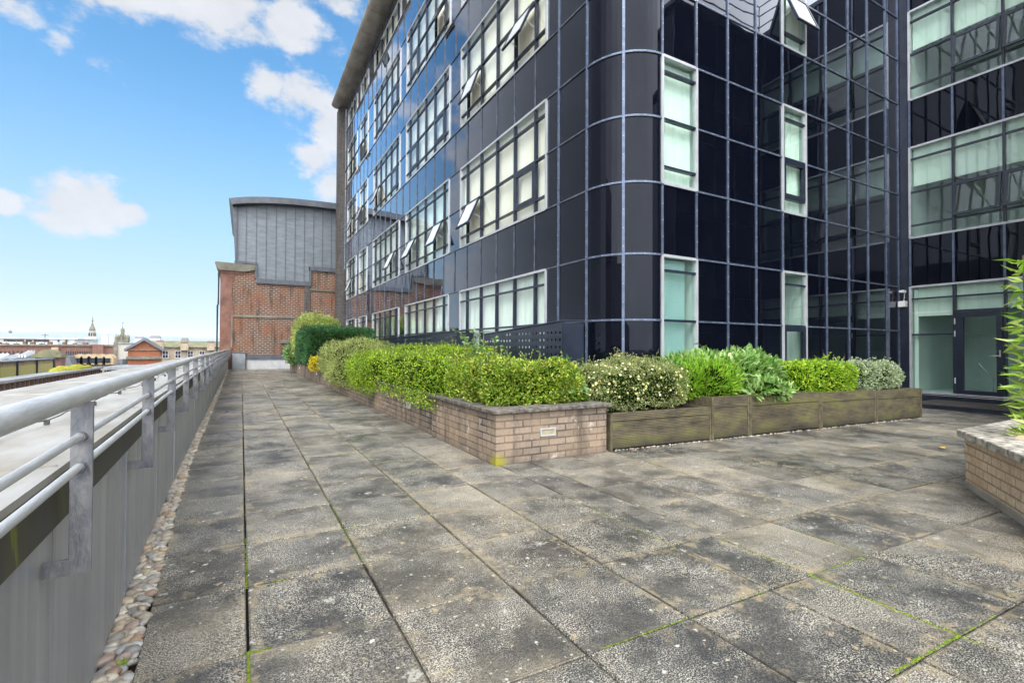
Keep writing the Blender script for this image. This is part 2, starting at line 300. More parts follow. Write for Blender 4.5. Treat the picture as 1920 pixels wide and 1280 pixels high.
varied('zinc', (.12, .14, .155), (.175, .195, .215), 2.2, .5, .3, .5, .25, 9, stretch=(1, 1, 3))
varied('zinc_dark', (.07, .08, .095), (.11, .12, .135), 3, .5, .3)
varied('lead_sheet', (.24, .22, .18), (.37, .37, .36), 3.5, .55, .1, .5, .3, 12, det=8, stretch=(2, .7, 1))
varied('lead_grey', (.16, .18, .20), (.30, .32, .34), 2, .6, .1, bmp=.2)
varied('steel_white', (.36, .37, .38), (.5, .5, .5), 3, .5)
varied('wire', (.03, .03, .03), (.12, .12, .12), 20, .5, .5)
varied('moss', (.07, .13, .006), (.22, .30, .015), 40, .95, bmp=1, bsc=150)
varied('moss_yellow', (.16, .17, .01), (.36, .34, .03), 6, .95, bmp=1, bsc=20)
varied('mossy_panel', (.42, .32, .17), (.40, .42, .08), 1.6, .9, det=7)
varied('sandstone', (.20, .16, .11), (.36, .30, .22), 1.2, .9, stretch=(1, 1, .5))
varied('sandstone_pale', (.30, .28, .24), (.44, .42, .36), .8, .9, stretch=(1, 1, .4))
varied('sandstone_dark', (.09, .085, .07), (.2, .19, .15), 1.5, .9)
varied('sandstone_tan', (.30, .22, .12), (.42, .33, .2), 1, .9)
varied('red_stone', (.12, .06, .045), (.22, .115, .085), 2.4, .9, bmp=.3, bsc=12, det=7)
varied('slate', (.085, .09, .10), (.15, .155, .165), 1.5, .6, bmp=.3, bsc=6)
varied('slate_mossy', (.10, .10, .08), (.20, .20, .09), .7, .8)
varied('white_render', (.50, .52, .53), (.62, .63, .64), .3, .8)
varied('dark_window', (.012, .014, .018), (.03, .035, .045), 3, .15)
varied('pale_concrete', (.4, .42, .44), (.5, .52, .54), .1, .8)
varied('hill_green', (.05, .07, .05), (.09, .11, .08), .003, .95)
varied('city_ground', (.09, .085, .08), (.18, .17, .16), .02, .95)
varied('white_plastic', (.7, .7, .7), (.8, .8, .8), 5, .4)
varied('steel_handle', (.5, .48, .44), (.65, .63, .6), 5, .3, .8)
varied('lamp_lens', (.28, .26, .16), (.42, .36, .22), 12, .35)
varied('deck_board', (.035, .032, .028), (.085, .08, .07), 5, .8, bmp=.5, bsc=30, stretch=(6, .6, 1))
varied('dead_leaf', (.22, .10, .04), (.40, .22, .09), 8, .8)
varied('ochre_leaf', (.45, .26, .05), (.6, .4, .1), 8, .8)
brickmat('red_brick', (.155, .066, .045), (.055, .038, .034), (.30, .25, .20), .27, .105, .022, 'X', (.04, .035, .032), .75, (.40, .35, .29), (.22, .09, .045))
brickmat('buff_brick', (.30, .25, .20), (.165, .14, .118), (.055, .048, .042), .225, .0775, .009, 'XY', (.05, .043, .04), .7, (.62, .6, .55), (.37, .27, .18))
brickmat('cream_brick', (.74, .60, .43), (.62, .48, .33), (.34, .29, .22), .225, .0775, .009, 'XY', (.13, .11, .085), .25, (.62, .56, .46), (.48, .3, .18))
brickmat('pier_brick', (.10, .09, .085), (.06, .055, .055), (.16, .15, .14), .22, .08, .01, 'X', (.02, .02, .02), .5)
brickmat('far_brick', (.20, .085, .055), (.15, .07, .05), (.2, .15, .12), .9, .3, .04, 'X', (.05, .03, .025), .5)
brickmat('gable_brick', (.30, .10, .045), (.24, .085, .045), (.26, .13, .08), .5, .18, .012, 'X', (.1, .05, .03), .35)
panelmat(); glassmat('pane', (.92, .96, .94), boost=.06); glassmat('pane_mirror', (.8, .85, .85), boost=.8, wav=.02); glassmat('pane_green', (.82, .92, .875), 1.45, .05, .009); slabmat()
def cladding():
    m, t, b = newmat('cladding'); setc(b, (.2, .21, .23), .42, .35, .5); v = ocoord(t, (1, 14, .25)); n = noise(t, v, 1.2, 6, .65)
    n2 = noise(t, ocoord(t), 3, 4); c = ramp(t, n, [(.3, (.235, .25, .265)), (.6, (.32, .335, .35)), (.8, (.40, .405, .41))])
    c = mix(t, mth(t, 'MULTIPLY', ramp(t, noise(t, ocoord(t, (1, 10, .12)), 2, 4), [(.66, (0,)*3), (.74, (1,)*3)]), .35), c, (.2, .19, .13))
    t.links.new(c, b.inputs['Base Color']); t.links.new(mth(t, 'MULTIPLY_ADD', n2, .25, .3), b.inputs['Roughness']); return m
cladding()
def fascia():
    m, t, b = newmat('mossy_fascia'); setc(b, (.04, .04, .035), .7); n = noise(t, ocoord(t, (1, 6, .5)), 1.1, 6, .6)
    t.links.new(ramp(t, n, [(.5, (.045, .043, .04)), (.61, (.06, .06, .03)), (.66, (.16, .19, .015)), (.69, (.06, .06, .035))]), b.inputs['Base Color']); return m
fascia()
def timber():
    m, t, b = newmat('decking_timber'); setc(b, (.1, .09, .05), .85, 0, .25); o = ocoord(t); sp = nd(t, 'ShaderNodeSeparateXYZ'); t.links.new(o, sp.inputs[0])
    gr = mth(t, 'FRACT', mth(t, 'MULTIPLY', sp.outputs[2], 48)); groove = ramp(t, gr, [(0, (0,)*3), (.18, (1,)*3), (.8, (1,)*3), (1, (0,)*3)])
    n = noise(t, ocoord(t, (1.2, 1.2, 3)), 2.0, 6, .6); c = ramp(t, n, [(.32, (.04, .036, .026)), (.5, (.105, .09, .055)), (.66, (.16, .16, .05)), (.78, (.17, .15, .10))])
    c = mix(t, mth(t, 'MULTIPLY', ramp(t, noise(t, ocoord(t, (.5, .5, 8)), 9, 4), [(.4, (0,)*3), (.7, (1,)*3)]), .5), c, (.19, .16, .10))
    c = mix(t, ramp(t, sp.outputs[2], [(.0, (.7,)*3), (.16, (0,)*3)]), c, (.02, .02, .02))
    c = mix(t, mth(t, 'SUBTRACT', .8, mth(t, 'MULTIPLY', groove, .8)), c, (.012, .011, .01)); t.links.new(c, b.inputs['Base Color']); bump(t, b, groove, .8, .006); return m
timber()
def pebbles_m():
    m, t, b = newmat('pebble'); setc(b, (.3, .27, .22), .5); g = nd(t, 'ShaderNodeNewGeometry')
    c = ramp(t, g.outputs['Random Per Island'], [(0, (.36, .31, .22)), (.2, (.17, .17, .165)), (.4, (.44, .40, .31)), (.55, (.25, .165, .12)), (.7, (.36, .37, .36)), (.85, (.34, .24, .13)), (1, (.56, .54, .46))])
    c = mix(t, .4, c, ramp(t, noise(t, ocoord(t), 60, 4), [(.3, (.5,)*3), (.7, (1.3,)*3)]), 'MULTIPLY'); t.links.new(c, b.inputs['Base Color']); return m
pebbles_m()
leafmat('leaf_lonicera', [(.07, .17, .012), (.19, .34, .02), (.34, .50, .03), (.54, .63, .05), (.12, .25, .015)], .35, .5, 3, .35)
leafmat('leaf_privet', [(.08, .18, .012), (.22, .36, .02), (.38, .50, .04), (.62, .61, .14), (.13, .26, .02)], .35, .45, 4, .3)
leafmat('leaf_juniper', [(.14, .2, .05), (.26, .34, .09), (.38, .44, .13), (.48, .48, .18)], .25, .6, 2, .4)
leafmat('leaf_cypress', [(.012, .06, .025), (.03, .12, .045), (.06, .18, .06), (.09, .22, .05)], .2, .6, 2.5, .5)
leafmat('leaf_pale', [(.18, .28, .06), (.34, .44, .1), (.54, .58, .2), (.6, .54, .28), (.28, .38, .05)], .3, .5, 2, .3)
leafmat('leaf_broad', [(.06, .15, .03), (.12, .25, .06), (.22, .36, .12), (.34, .46, .2)], .3, .35, 3, .3)
leafmat('leaf_laurel', [(.09, .22, .045), (.2, .38, .09), (.34, .52, .15), (.5, .64, .28), (.15, .32, .05)], .28, .32, 3, .25)
leafmat('leaf_pieris', [(.12, .28, .02), (.22, .46, .03), (.4, .6, .05), (.3, .52, .04)], .35, .4, 3, .3)
leafmat('leaf_choisya', [(.10, .25, .015), (.22, .42, .02), (.38, .56, .03), (.52, .64, .06)], .35, .4, 3, .25)
leafmat('leaf_variegated', [(.16, .26, .12), (.42, .5, .34), (.6, .66, .5), (.25, .36, .1), (.52, .58, .36)], .25, .45, 4, .2)
leafmat('leaf_cinquefoil', [(.14, .22, .06), (.26, .36, .11), (.4, .46, .18), (.44, .4, .2)], .3, .55, 4, .3)
leafmat('petal_cream', [(.75, .72, .36), (.82, .8, .5), (.8, .74, .3)], .3, .5, 3, .1)
leafmat('petal_gold', [(.65, .5, .01), (.75, .6, .03), (.5, .42, .02)], .3, .5, 3, .1)
leafmat('leaf_lily', [(.16, .32, .03), (.3, .5, .06), (.42, .58, .12), (.5, .6, .2)], .35, .35, 3, .2)
M = MATS

# ------------------------------------------------------------------ ground: city plain, hills, terrace paving
def grid_hill(name, x0, x1, y, h, seed, m):
    n = 60; mb = MB(); xs = np.linspace(x0, x1, n)
    for j, (dy, k) in enumerate(((0, 0), (500, .6), (1100, 1), (2200, .9))):
        for i, x in enumerate(xs): mb.v.append((x, y+dy, -18+k*(h*(.45+.55*(1-i/n))+12*math.sin(i*.35+seed)+7*math.sin(i*.9+seed*2)) if k else -18))
    for j in range(3):
        for i in range(n-1): mb.f.append((j*n+i, j*n+i+1, (j+1)*n+i+1, (j+1)*n+i))
    return tag(mb.build(name, m, None, True), kind='structure')
g = MB(); g.quad((-12000, -9000, -18), (12000, -9000, -18), (12000, 14000, -18), (-12000, 14000, -18)); tag(g.build('ground', M['city_ground']), kind='structure')
grid_hill('hills', -3800, 3000, 5200, 175, 1.0, M['hill_green'])
WALLY = [(-3, -.40), (1, -.44), (2.3, -.475), (3.9, -.525), (6.2, -.56), (11, -.60), (20, -.67), (31, -.735)]
EDGEY = [(-3, -.29), (1, -.31), (2.25, -.347), (3.2, -.383), (4.47, -.433), (6, -.472), (10.2, -.50), (20, -.60), (31, -.69)]
def wx(y): return float(np.interp(y, [a for a, _ in WALLY], [b for _, b in WALLY]))
def ex(y): return float(np.interp(y, [a for a, _ in EDGEY], [b for _, b in EDGEY]))
def paving():
    xs = [.03, .62, 1.235, 1.82, 2.39, 2.745, 3.33, 3.88, 4.48, 5.075, 5.68, 6.29, 6.9, 7.5, 8.1, 8.7, 9.3, 9.9, 10.5, 11.1, 11.7, 12.3, 12.9, 13.5, 14.1]
    ys = [-2.2, -1.6, -1.0, -.36, .28, .966, 1.606, 2.246, 2.874, 3.484, 4.09, 4.70, 5.31, 5.92]; 
    while ys[-1] < 31: ys.append(ys[-1]+.61)
    sk = lambda x, y: y-(.0118*x+.0036*x*x if x < 9 else .0118*9+.0036*81+.03*(x-9))
    xx = lambda x, y: x-.0038*max(0, y-2)
    mb = MB(); gp = .0034
    cols = [('edge', xs[0])]+list(zip(xs[:-1], xs[1:]))
    rnd = random.Random(3)
    for a, b in cols:
        for c, d in zip(ys[:-1], ys[1:]):
            if a != 'edge' and a > 2.5 and c > 6.2: continue
            g1, g2 = gp*rnd.uniform(.5, 1.9), gp*rnd.uniform(.4, 1.5); dz = rnd.uniform(-.0022, .0022); tl = rnd.uniform(-.002, .002)
            if a == 'edge': P = [(ex(c), c), (xx(b, c)-g1, c), (xx(b, d)-g1, d-2*g2), (ex(d), d-2*g2)]
            else: P = [(xx(a, c)+g1, sk(a, c)), (xx(b, c)-g1, sk(b, c)), (xx(b, d)-g1, sk(b, d)-2*g2), (xx(a, d)+g1, sk(a, d)-2*g2)]
            if b == xs[0]: P = [(x, sk(0, y)) for x, y in P]
            cx = sum(p[0] for p in P)/4; cy = sum(p[1] for p in P)/4
            n = len(mb.v); k = .997
            mb.v += [(x, y, -.045) for x, y in P]+[(x, y, -.004+dz) for x, y in P]
            mb.v += [(cx+(x-cx)*k*.992, cy+(y-cy)*k*.992, dz+tl*(1 if x > cx else -1)) for x, y in P]
            for i in range(4): j = (i+1) % 4; mb.f += [(n+i, n+j, n+4+j, n+4+i), (n+4+i, n+4+j, n+8+j, n+8+i)]
            mb.f.append((n+8, n+9, n+10, n+11))
    o = mb.build('paving', M['concrete_slab']); tag(o, kind='structure'); uvl = o.data.uv_layers.new(name='slab'); uva = np.full((len(o.data.loops), 2), .5, np.float32)
    for fi in range(8, len(o.data.polygons), 9):
        ls = o.data.polygons[fi].loop_start; uva[ls:ls+4] = [(0, 0), (1, 0), (1, 1), (0, 1)]
    uvl.data.foreach_set('uv', uva.ravel())
    bed = MB(); bed.box(-.9, -3, -.4, 14.2, 31, -.03); tag(bed.build('paving_bed', M['joint_bed']), kind='structure')
    # moss in the open joints: strips of little cushions
    V = []; F = []
    ico = [(0, 0, 1)]+[(math.cos(t)*.9, math.sin(t)*.9, .35) for t in np.arange(6)*PI/3]+[(math.cos(t), math.sin(t), -.3) for t in np.arange(6)*PI/3]
    def cushion(x, y, r, h):
        n = len(V); a = rnd.random()*6
        for p in ico: V.append((x+(p[0]*math.cos(a)-p[1]*math.sin(a))*r, y+(p[0]*math.sin(a)+p[1]*math.cos(a))*r, p[2]*h-.002))
        for i in range(6): j = (i+1) % 6; F.extend([(n, n+1+i, n+1+j), (n+1+i, n+7+i, n+7+j), (n+1+i, n+7+j, n+1+j)])
    lines = [((.03, 1.62), (.03, 2.26), .010, 260), ((.03, 2.85), (.03, 3.6), .006, 120), ((.0, 2.246), (.12, 2.246), .011, 30), ((.03, .97), (.03, 1.6), .006, 60),
             ((2.35, sk(2.35, 1.606)), (2.15, sk(2.1, 1.606)), .006, 40), ((1.3, sk(1.3, 1.606)), (1.85, sk(1.85, 1.606)), .006, 130), ((2.745, sk(2.745, 1.606)), (3.3, sk(3.3, 1.606)), .007, 160),
             ((2.745, .93), (2.745, 1.56), .010, 220), ((2.745, 1.6), (2.745, 2.13), .006, 80), ((3.33, 1.56), (3.33, 2.0), .006, 80), ((3.33, .93), (3.33, 1.45), .005, 80), ((2.2, .93), (3.1, .9), .009, 230),
             ((2.745, .84), (2.745, .93), .010, 40), ((2.39, 2.2), (2.39, 3.0), .006, 110), ((2.25, 2.21), (2.41, 2.205), .008, 40), ((1.82, 2.8), (1.82, 3.1), .005, 40), ((.62, 2.8), (.62, 4.3), .005, 120), ((0, 2.874), (.2, 2.87), .007, 40), ((.5, 3.47), (.7, 3.465), .007, 30), ((.03, 4.0), (.05, 4.9), .004, 80), ((1.235, 3.3), (1.235, 4.4), .005, 60)]
    for (a, b, r, n) in lines:
        for i in range(n):
            t = rnd.random(); x = a[0]+(b[0]-a[0])*t; y = a[1]+(b[1]-a[1])*t
            x = x-.0038*max(0, y-2) if abs(a[0]-b[0]) < .1 else x
            cushion(x+rnd.gauss(0, r*.28), y+rnd.gauss(0, r*.28), r*rnd.uniform(.3, .8), r*rnd.uniform(.2, .55))
    tag(npmesh('moss', V, F, M['moss'], None, True), 'green moss growing in the open joints between paving slabs', 'moss', kind='stuff')
    return sk
SK = paving()
def pebbles():
    u = []; fa = []; nseg, nr = 7, 4
    for i in range(1, nr): 
        for k in range(nseg): p = PI*i/nr; t = 2*PI*k/nseg; u.append((math.sin(p)*math.cos(t), math.sin(p)*math.sin(t), math.cos(p)))
    top = len(u); u += [(0, 0, 1), (0, 0, -1)]
    for k in range(nseg):
        j = (k+1) % nseg; fa.append((top, k, j)); fa.append((top+1, 2*nseg+j, 2*nseg+k))
        for i in range(2): fa.append((i*nseg+k, (i+1)*nseg+k, (i+1)*nseg+j)); fa.append((i*nseg+k, (i+1)*nseg+j, i*nseg+j))
    u = np.array(u); fa = np.array(fa); V = []; F = []; n = 0; rnd = random.Random(5); y = -.5
    while y < 30.8:
        a, b = wx(y)+.006, ex(y)-.006; x = a+rnd.uniform(0, .02); step = .026+.0009*max(0, y-3)
        while x < b:
            s = rnd.uniform(.016, .034)*(1+.006*max(0, y)); sc = np.array([s*rnd.uniform(1, 1.5), s*rnd.uniform(.75, 1.05), s*rnd.uniform(.5, .75)]); t = rnd.uniform(-.6, .6)
            P = u*sc; tl = rnd.uniform(-.35, .35); P = np.stack([P[:, 0]*math.cos(tl)-P[:, 2]*math.sin(tl), P[:, 1], P[:, 0]*math.sin(tl)+P[:, 2]*math.cos(tl)], 1)
            P = np.stack([P[:, 0]*math.cos(t)-P[:, 1]*math.sin(t), P[:, 0]*math.sin(t)+P[:, 1]*math.cos(t), P[:, 2]], 1)+[min(x, b-.012), y+rnd.uniform(-.008, .008), -.02+rnd.uniform(0, .02)]
            V.append(P); F.append(fa+n); n += len(u); x += s*rnd.uniform(1.1, 1.9)
        y += step
    # loose grit along the foot of the timber boxes
    for i in range(260):
        X = rnd.uniform(3.95, 10.9); s = rnd.uniform(.007, .016); P = u*[s*1.3, s, s*.7]+[X, 4.55-.0629*(X-3.9)-rnd.uniform(-.01, .035), s*.4]; V.append(P); F.append(fa+n); n += len(u)
    tag(npmesh('pebbles', np.concatenate(V), np.concatenate(F), M['pebble'], None, True), 'rounded beige and grey pebbles filling the gutter beside the clad wall', 'pebbles', kind='stuff')
pebbles()

# ------------------------------------------------------------------ parapet wall on the left with its railing
def parapet():
    t = thing('parapet_wall', 'long low parapet wall clad in grey ribbed sheet below the railing', 'wall', (-.5, 15, 0))
    mb = MB(); ys = list(np.arange(-3, 31.01, .0925)); n = len(ys)
    for i, y in enumerate(ys):
        off = (.006 if i % 2 else 0); x = wx(y)-off; mb.v += [(x, y, -.1), (x, y, .76)]
    for i in range(n-1): mb.f.append((2*i, 2*i+1, 2*i+3, 2*i+2))
    for i in range(0, n-1, 13):
        y = ys[i]; x = wx(y); mb.box(x-.01, y-.002, -.1, x+.0015, y+.002, .755)
    mb.build('cladding', M['cladding'], t)
    fs = MB(); cp = MB(); core = MB()
    for (a, xa), (b, xb) in zip(WALLY[:-1], WALLY[1:]):
        zf = lambda y: .78+.0*y
        fs.hexa([(xa-.06, a, .74), (xa+.012, a, .74), (xb+.012, b, .74), (xb-.06, b, .74), (xa-.06, a, .885), (xa+.004, a, .885), (xb+.004, b, .885), (xb-.06, b, .885)])
        cp.hexa([(-1.70, a, .86), (xa+.022, a, .885), (xb+.022, b, .885), (-1.70, b, .86), (-1.70, a, .875), (xa+.022, a, .905), (xb+.022, b, .905), (-1.70, b, .875)])
        core.hexa([(-1.62, a, -17.9), (xa-.02, a, -17.9), (xb-.02, b, -17.9), (-1.62, b, -17.9), (-1.62, a, .858), (xa-.02, a, .883), (xb-.02, b, .883), (-1.62, b, .858)])
    core.build('core', M['concrete'], t); fs.build('fascia', M['mossy_fascia'], t); cp.build('coping_sheet', M['lead_sheet'], t)
    sm = MB()
    for y in np.arange(.3, 31, 1.5): sm.tube([(-1.66, y, .876), (-.9, y+.02, .892), (wx(y)+.01, y, .904)], .006, 5)
    sm.build('sheet_seam', M['lead_sheet'], t, True)
    w = thing('lightning_cable', 'thin slack cable held by small clips along the pale ledge', 'cable', (-.9, 3, .9)); rnd = random.Random(2); pts = []; y = .6
    cl = MB()
    while y < 20:
        x = -.72-.012*y+rnd.uniform(-.035, .035); pts.append((x, y, .915+rnd.uniform(0, .012)))
        if len(pts) % 6 == 0: cl.box(x-.009, y-.006, .899, x+.009, y+.006, .922)
        y += .13
    for k in range(4):
        i = 3+k*4
    MB().tube(pts, .0028, 5).build('cable', M['wire'], w); cl.build('clip', M['wire'], w)
    r = thing('railing', 'galvanised steel tube handrail with two thin rails on flat brackets', 'railing', (-.4, 15, .6))
    yy = list(np.arange(-1.5, 30.6, .35)); o = .078
    MB().tube([(wx(y)+o, y, 1.105+.004*math.sin(y*1.1)) for y in yy], .0245, 16).build('top_rail', M['galvanised'], r, True)
    for z in (.995, .915): MB().tube([(wx(y)+o-.002, y, z+.002*math.sin(y)) for y in yy], .0105, 10).build('mid_rail', M['galvanised'], r, True)
    k = 0; y = -.62
    while y < 30.5:
        x = wx(y); p = MB(); p.box(x+.054, y-.005, .628, x+.102, y+.005, 1.088); p.box(x+.001, y-.0062, .626, x+.056, y+.0062, .668)
        for z in (.995, .915): p.tube([(x+o-.002, y-.03, z), (x+o-.002, y+.012, z)], .0155, 10)
        p.build('post', M['galvanised_old'], r, False, .0015); y += 1.22; k += 1
        if k == 2: y = 1.72
        if k == 3: y = 3.04
parapet()

# ------------------------------------------------------------------ the black glass office building
OB = thing('office_building', 'office building clad in black glass panels with curtained windows and a rounded corner', 'building', (5.97, 5.72, 0))
XL, YR, X3 = 5.14, 5.72, 14.0
class Fac:
    def __init__(s, kind): s.k = kind
    def p(s, u, z, n=0):
        if s.k == 'L': return (XL-n, u, z)
        if s.k == 'R': return (u, YR-n, z)
        if s.k == 'T': return (X3-n, u, z)
        if s.k == 'B': return (u, 1.88+n, z)
        if s.k == 'S': return (10.5-n, u, z)
    def bar(s, mb, u0, u1, z0, z1, n0, n1):
        a = s.p(u0, z0, n0); b = s.p(u1, z1, n1); mb.box(*a, *b)
    def quad(s, mb, u0, u1, z0, z1, n=0, tilt=0):
        a, b, c, d = [random.uniform(-tilt, tilt) for _ in range(4)]
        q = [s.p(u0, z0, n+a), s.p(u1, z0, n+b), s.p(u1, z1, n+b+c), s.p(u0, z1, n+a+c)]
        if s.k in 'RB': pass
        mb.quad(*(q if s.k in 'R' else q[::-1]))
FL, FR, FT, FB, FS = Fac('L'), Fac('R'), Fac('T'), Fac('B'), Fac('S')
TOP = 15.35
def zlines(): 
    z = [.28, 1.71]
    for k in range(4): z += [2.78+3.3*k, 3.95+3.3*k, 5.03+3.3*k]
    return z+[TOP]
ZL = [z for z in zlines() if z <= TOP]
wins = []
def window(fac, u0, u1, z0, z1, vb, hb, cover='cream', ops=(), seed=0, dark_sash=(), sill=True, cov=(0, 1), pane='pane', spane='pane_sky_white', lab=None, drop=1.0, skip=(), amin=19, amax=25):
    rd = random.Random(seed); f = MB(); w = .045
    e = rd.uniform(0, .0004)
    fac.bar(f, u0-w/2, u0+w/2, z0, z1, -.05, .03+e); fac.bar(f, u1-w/2, u1+w/2, z0, z1, -.05, .03+e)
    fac.bar(f, u0+w/2, u1-w/2, z1-w*.7, z1+w*.3, -.05, .028); fac.bar(f, u0+w/2, u1-w/2, z0-w*.3, z0+w*.7, -.05, .028)
    fo = f.build('window', M['silver_frame'], OB, label=lab)
    b = MB()
    for v in vb: fac.bar(b, v-.021, v+.021, z0+w*.7, z1-w*.7, -.06, .022)
    vs = [u0]+list(vb)+[u1]; hs = [z0]+list(hb)+[z1]; pn = MB()
    for i in range(len(vs)-1):
        a, c = vs[i]+.026, vs[i+1]-.026
        for h in hb: 
            if (i, h) in skip: continue
            fac.bar(b, a-.027, c+.027, h-.019, h+.019, -.058, .018)
        for j in range(len(hs)-1):
            if (i, j) in ops: continue
            zb, zt = hs[j]+.02, hs[j+1]-.02
            if (i, j) in dark_sash:
                for q in ((a, a+.07, zb, zt), (c-.07, c, zb, zt), (a+.07, c-.07, zb, zb+.07), (a+.07, c-.07, zt-.09, zt)): fac.bar(b, *q, -.05, .024)
                fac.quad(pn, a+.07, c-.07, zb+.07, zt-.09, .004, .0008)
            else: fac.quad(pn, a, c, zb, zt, -.012, .0014)
    if vb or hb: b.build('glazing_bar', M['bar_dark'], fo)
    pn.build('pane', M[pane], fo)
    room = MB(); q = fac.p; n1, n2 = -.062, -2.6
    for (A, B, Cc, D) in (((u0, z0, n2), (u1, z0, n2), (u1, z1, n2), (u0, z1, n2)), ((u0, z0, n1), (u0, z0, n2), (u0, z1, n2), (u0, z1, n1)), ((u1, z0, n1), (u1, z0, n2), (u1, z1, n2), (u1, z1, n1)),
                          ((u0, z0, n1), (u1, z0, n1), (u1, z0, n2), (u0, z0, n2)), ((u0, z1, n1), (u1, z1, n1), (u1, z1, n2), (u0, z1, n2))):
        room.quad(q(*A), q(*B), q(*Cc), q(*D))
    room.build('room', M['interior_wall'], fo)
    # sashes that stand open, hung from their top edge
    for (i, j) in ops:
        a, c = vs[i]+.03, vs[i+1]-.03; zb, zt = hs[j]+.024, hs[j+1]-.024; ang = R(rd.uniform(amin, amax)); H = zt-zb
        def sp(u, s, n): return fac.p(u, zt-s*math.cos(ang)+n*math.sin(ang), .012+s*math.sin(ang)+n*math.cos(ang))
        sf = MB(); gl = MB()
        def slab(ua, ub, sa, sb, na, nb): sf.hexa([sp(ua, sb, na), sp(ub, sb, na), sp(ub, sb, nb), sp(ua, sb, nb), sp(ua, sa, na), sp(ub, sa, na), sp(ub, sa, nb), sp(ua, sa, nb)])
        slab(a, a+.05, 0, H, 0, .045); slab(c-.05, c, 0, H, 0, .045); slab(a+.05, c-.05, 0, .05, 0, .045); slab(a+.05, c-.05, H-.05, H, 0, .045)
        so_ = sf.build('sash', M['bar_dark'], fo); gl.quad(sp(a+.05, .05, .03), sp(c-.05, .05, .03), sp(c-.05, H-.05, .03), sp(a+.05, H-.05, .03)); gl.build('sash_pane', M[spane], fo)
        ar = MB()
        for u in (a+.03, c-.03): ar.tube([fac.p(u, zb+.25, 0), sp(u, H*.6, .0)], .008, 5)
        ar.build('stay', M['steel_white'], fo)
    # blinds and curtains
    n = -.13
    if cover in ('cream', 'green', 'mixed'):
        s = MB(); m = {'cream': 'blind_cream', 'green': 'blind_green', 'mixed': 'blind_green'}[cover]; L0, L1 = u0+(u1-u0)*cov[0]+.02, u0+(u1-u0)*cov[1]-.02; zb = z1-(z1-z0)*drop+.02; u = L0; i = 0
        while u < L1:
            w2 = .089*rd.uniform(.9, 1.05); k = rd.uniform(.012, .03); open_ = cover == 'mixed' and rd.random() < .12
            if not open_: s.hexa([fac.p(u, zb, n-k), fac.p(min(u+w2, L1), zb, n+k), fac.p(min(u+w2, L1), zb, n+k-.003), fac.p(u, zb, n-k-.003), fac.p(u, z1-.03, n-k), fac.p(min(u+w2, L1), z1-.03, n+k), fac.p(min(u+w2, L1), z1-.03, n+k-.003), fac.p(u, z1-.03, n-k-.003)])
            u += w2*.94
        s.build('blind', M[m], fo)
    elif cover == 'venetian':
        s = MB(); z = z1-.05
        while z > z0+.03: s.hexa([fac.p(u0+.03, z-.014, n+.008), fac.p(u1-.1, z-.014, n+.008), fac.p(u1-.1, z-.012, n-.014), fac.p(u0+.03, z-.012, n-.014), fac.p(u0+.03, z-.012, n+.010), fac.p(u1-.1, z-.012, n+.010), fac.p(u1-.1, z-.010, n-.012), fac.p(u0+.03, z-.010, n-.012)]); z -= .024
        s.box(*fac.p(u0+.03, z0, n-.03), *fac.p(u1-.1, z1-.03, n-.032)); s.build('blind', M['blind_aqua'], fo)
    elif cover == 'roller':
        s = MB(); fac.bar(s, u0+.1, u1-.02, z1-(z1-z0)*drop, z1-.02, n-.004, n); s.build('blind', M['blind_green'], fo)
        r_ = MB(); fac.bar(r_, u0+.025, u0+.11, z0+.02, z1-.02, n-.03, n-.005); r_.build('reveal', M['blind_green'], fo)
    elif cover == 'drape':
        s = MB()
        for (a, b_) in cov:
            u = u0+(u1-u0)*a; ue = u0+(u1-u0)*b_; ph = rd.random()*6; prev = None
            while u < ue: 
                k = .03*math.sin(u*55+ph); cur = (u, k)
                if prev: s.quad(fac.p(prev[0], z0+.03, n+prev[1]), fac.p(cur[0], z0+.03, n+cur[1]), fac.p(cur[0], z1-.04, n+cur[1]), fac.p(prev[0], z1-.04, n+prev[1]))
                prev = cur; u += .02
        s.build('curtain', M['blind_green'], fo)
    return fo
panels = MB(); strips_b = MB(); strips_s = MB()
def screws(fac, mb, u, z0, z1, step=.27, vert=True):
    z = z0+.1
    while z < z1-.05:
        if vert: fac.bar(mb, u-.007, u+.007, z-.007, z+.007, .0, .029)
        else: fac.bar(mb, z-.007, z+.007, u-.007, u+.007, .0, .028)
        z += step
scr = MB()
# left face: pane grid every .853 m
GL = [6.62+.853*k for k in range(27)]+[29.55]
WL = [(7.9, 12.165), (13.02, 17.28), (18.14, 22.40), (23.68, 25.39), (26.24, 28.80)]
ROWS = [(.35, 2.78), (3.95, 6.11), (7.25, 9.41), (10.55, 12.71), (13.87, 14.72)]
for k in range(5):                                         # spandrels
    z0, z1 = [(2.78, 3.95), (6.11, 7.25), (9.41, 10.55), (12.71, 13.87), (14.72, TOP)][k]
    for a, b in zip(GL[:-1], GL[1:]): FL.quad(panels, a, b, z0, z1, 0, .0025)
    for u in GL[1:-1]: FL.bar(strips_s, u-.011, u+.011, z0+.015, z1-.015, 0, .02)
    for z in (z0, z1): FL.bar(strips_s, 6.62, 29.55, z-.014, z+.014, 0, .018)
for k, (z0, z1) in enumerate(ROWS):                        # piers between windows
    ed = [6.62, 7.473]+[e for w in WL for e in w]+[29.55]
    cells = [(6.62, 7.473)]+[(ed[i], ed[i+1]) for i in range(1, len(ed)-1, 2)]
    zz = [z0, 1.71, z1] if k == 0 else ([z0, z0+1.08, z1] if k < 4 else [z0, z1])
    for a, b in cells:
        for c, d in zip(zz[:-1], zz[1:]): FL.quad(panels, a, b, c, d, 0, .0022)
        for c in zz[1:-1]: FL.bar(strips_s, a+.02, b-.02, c-.014, c+.014, 0, .02)
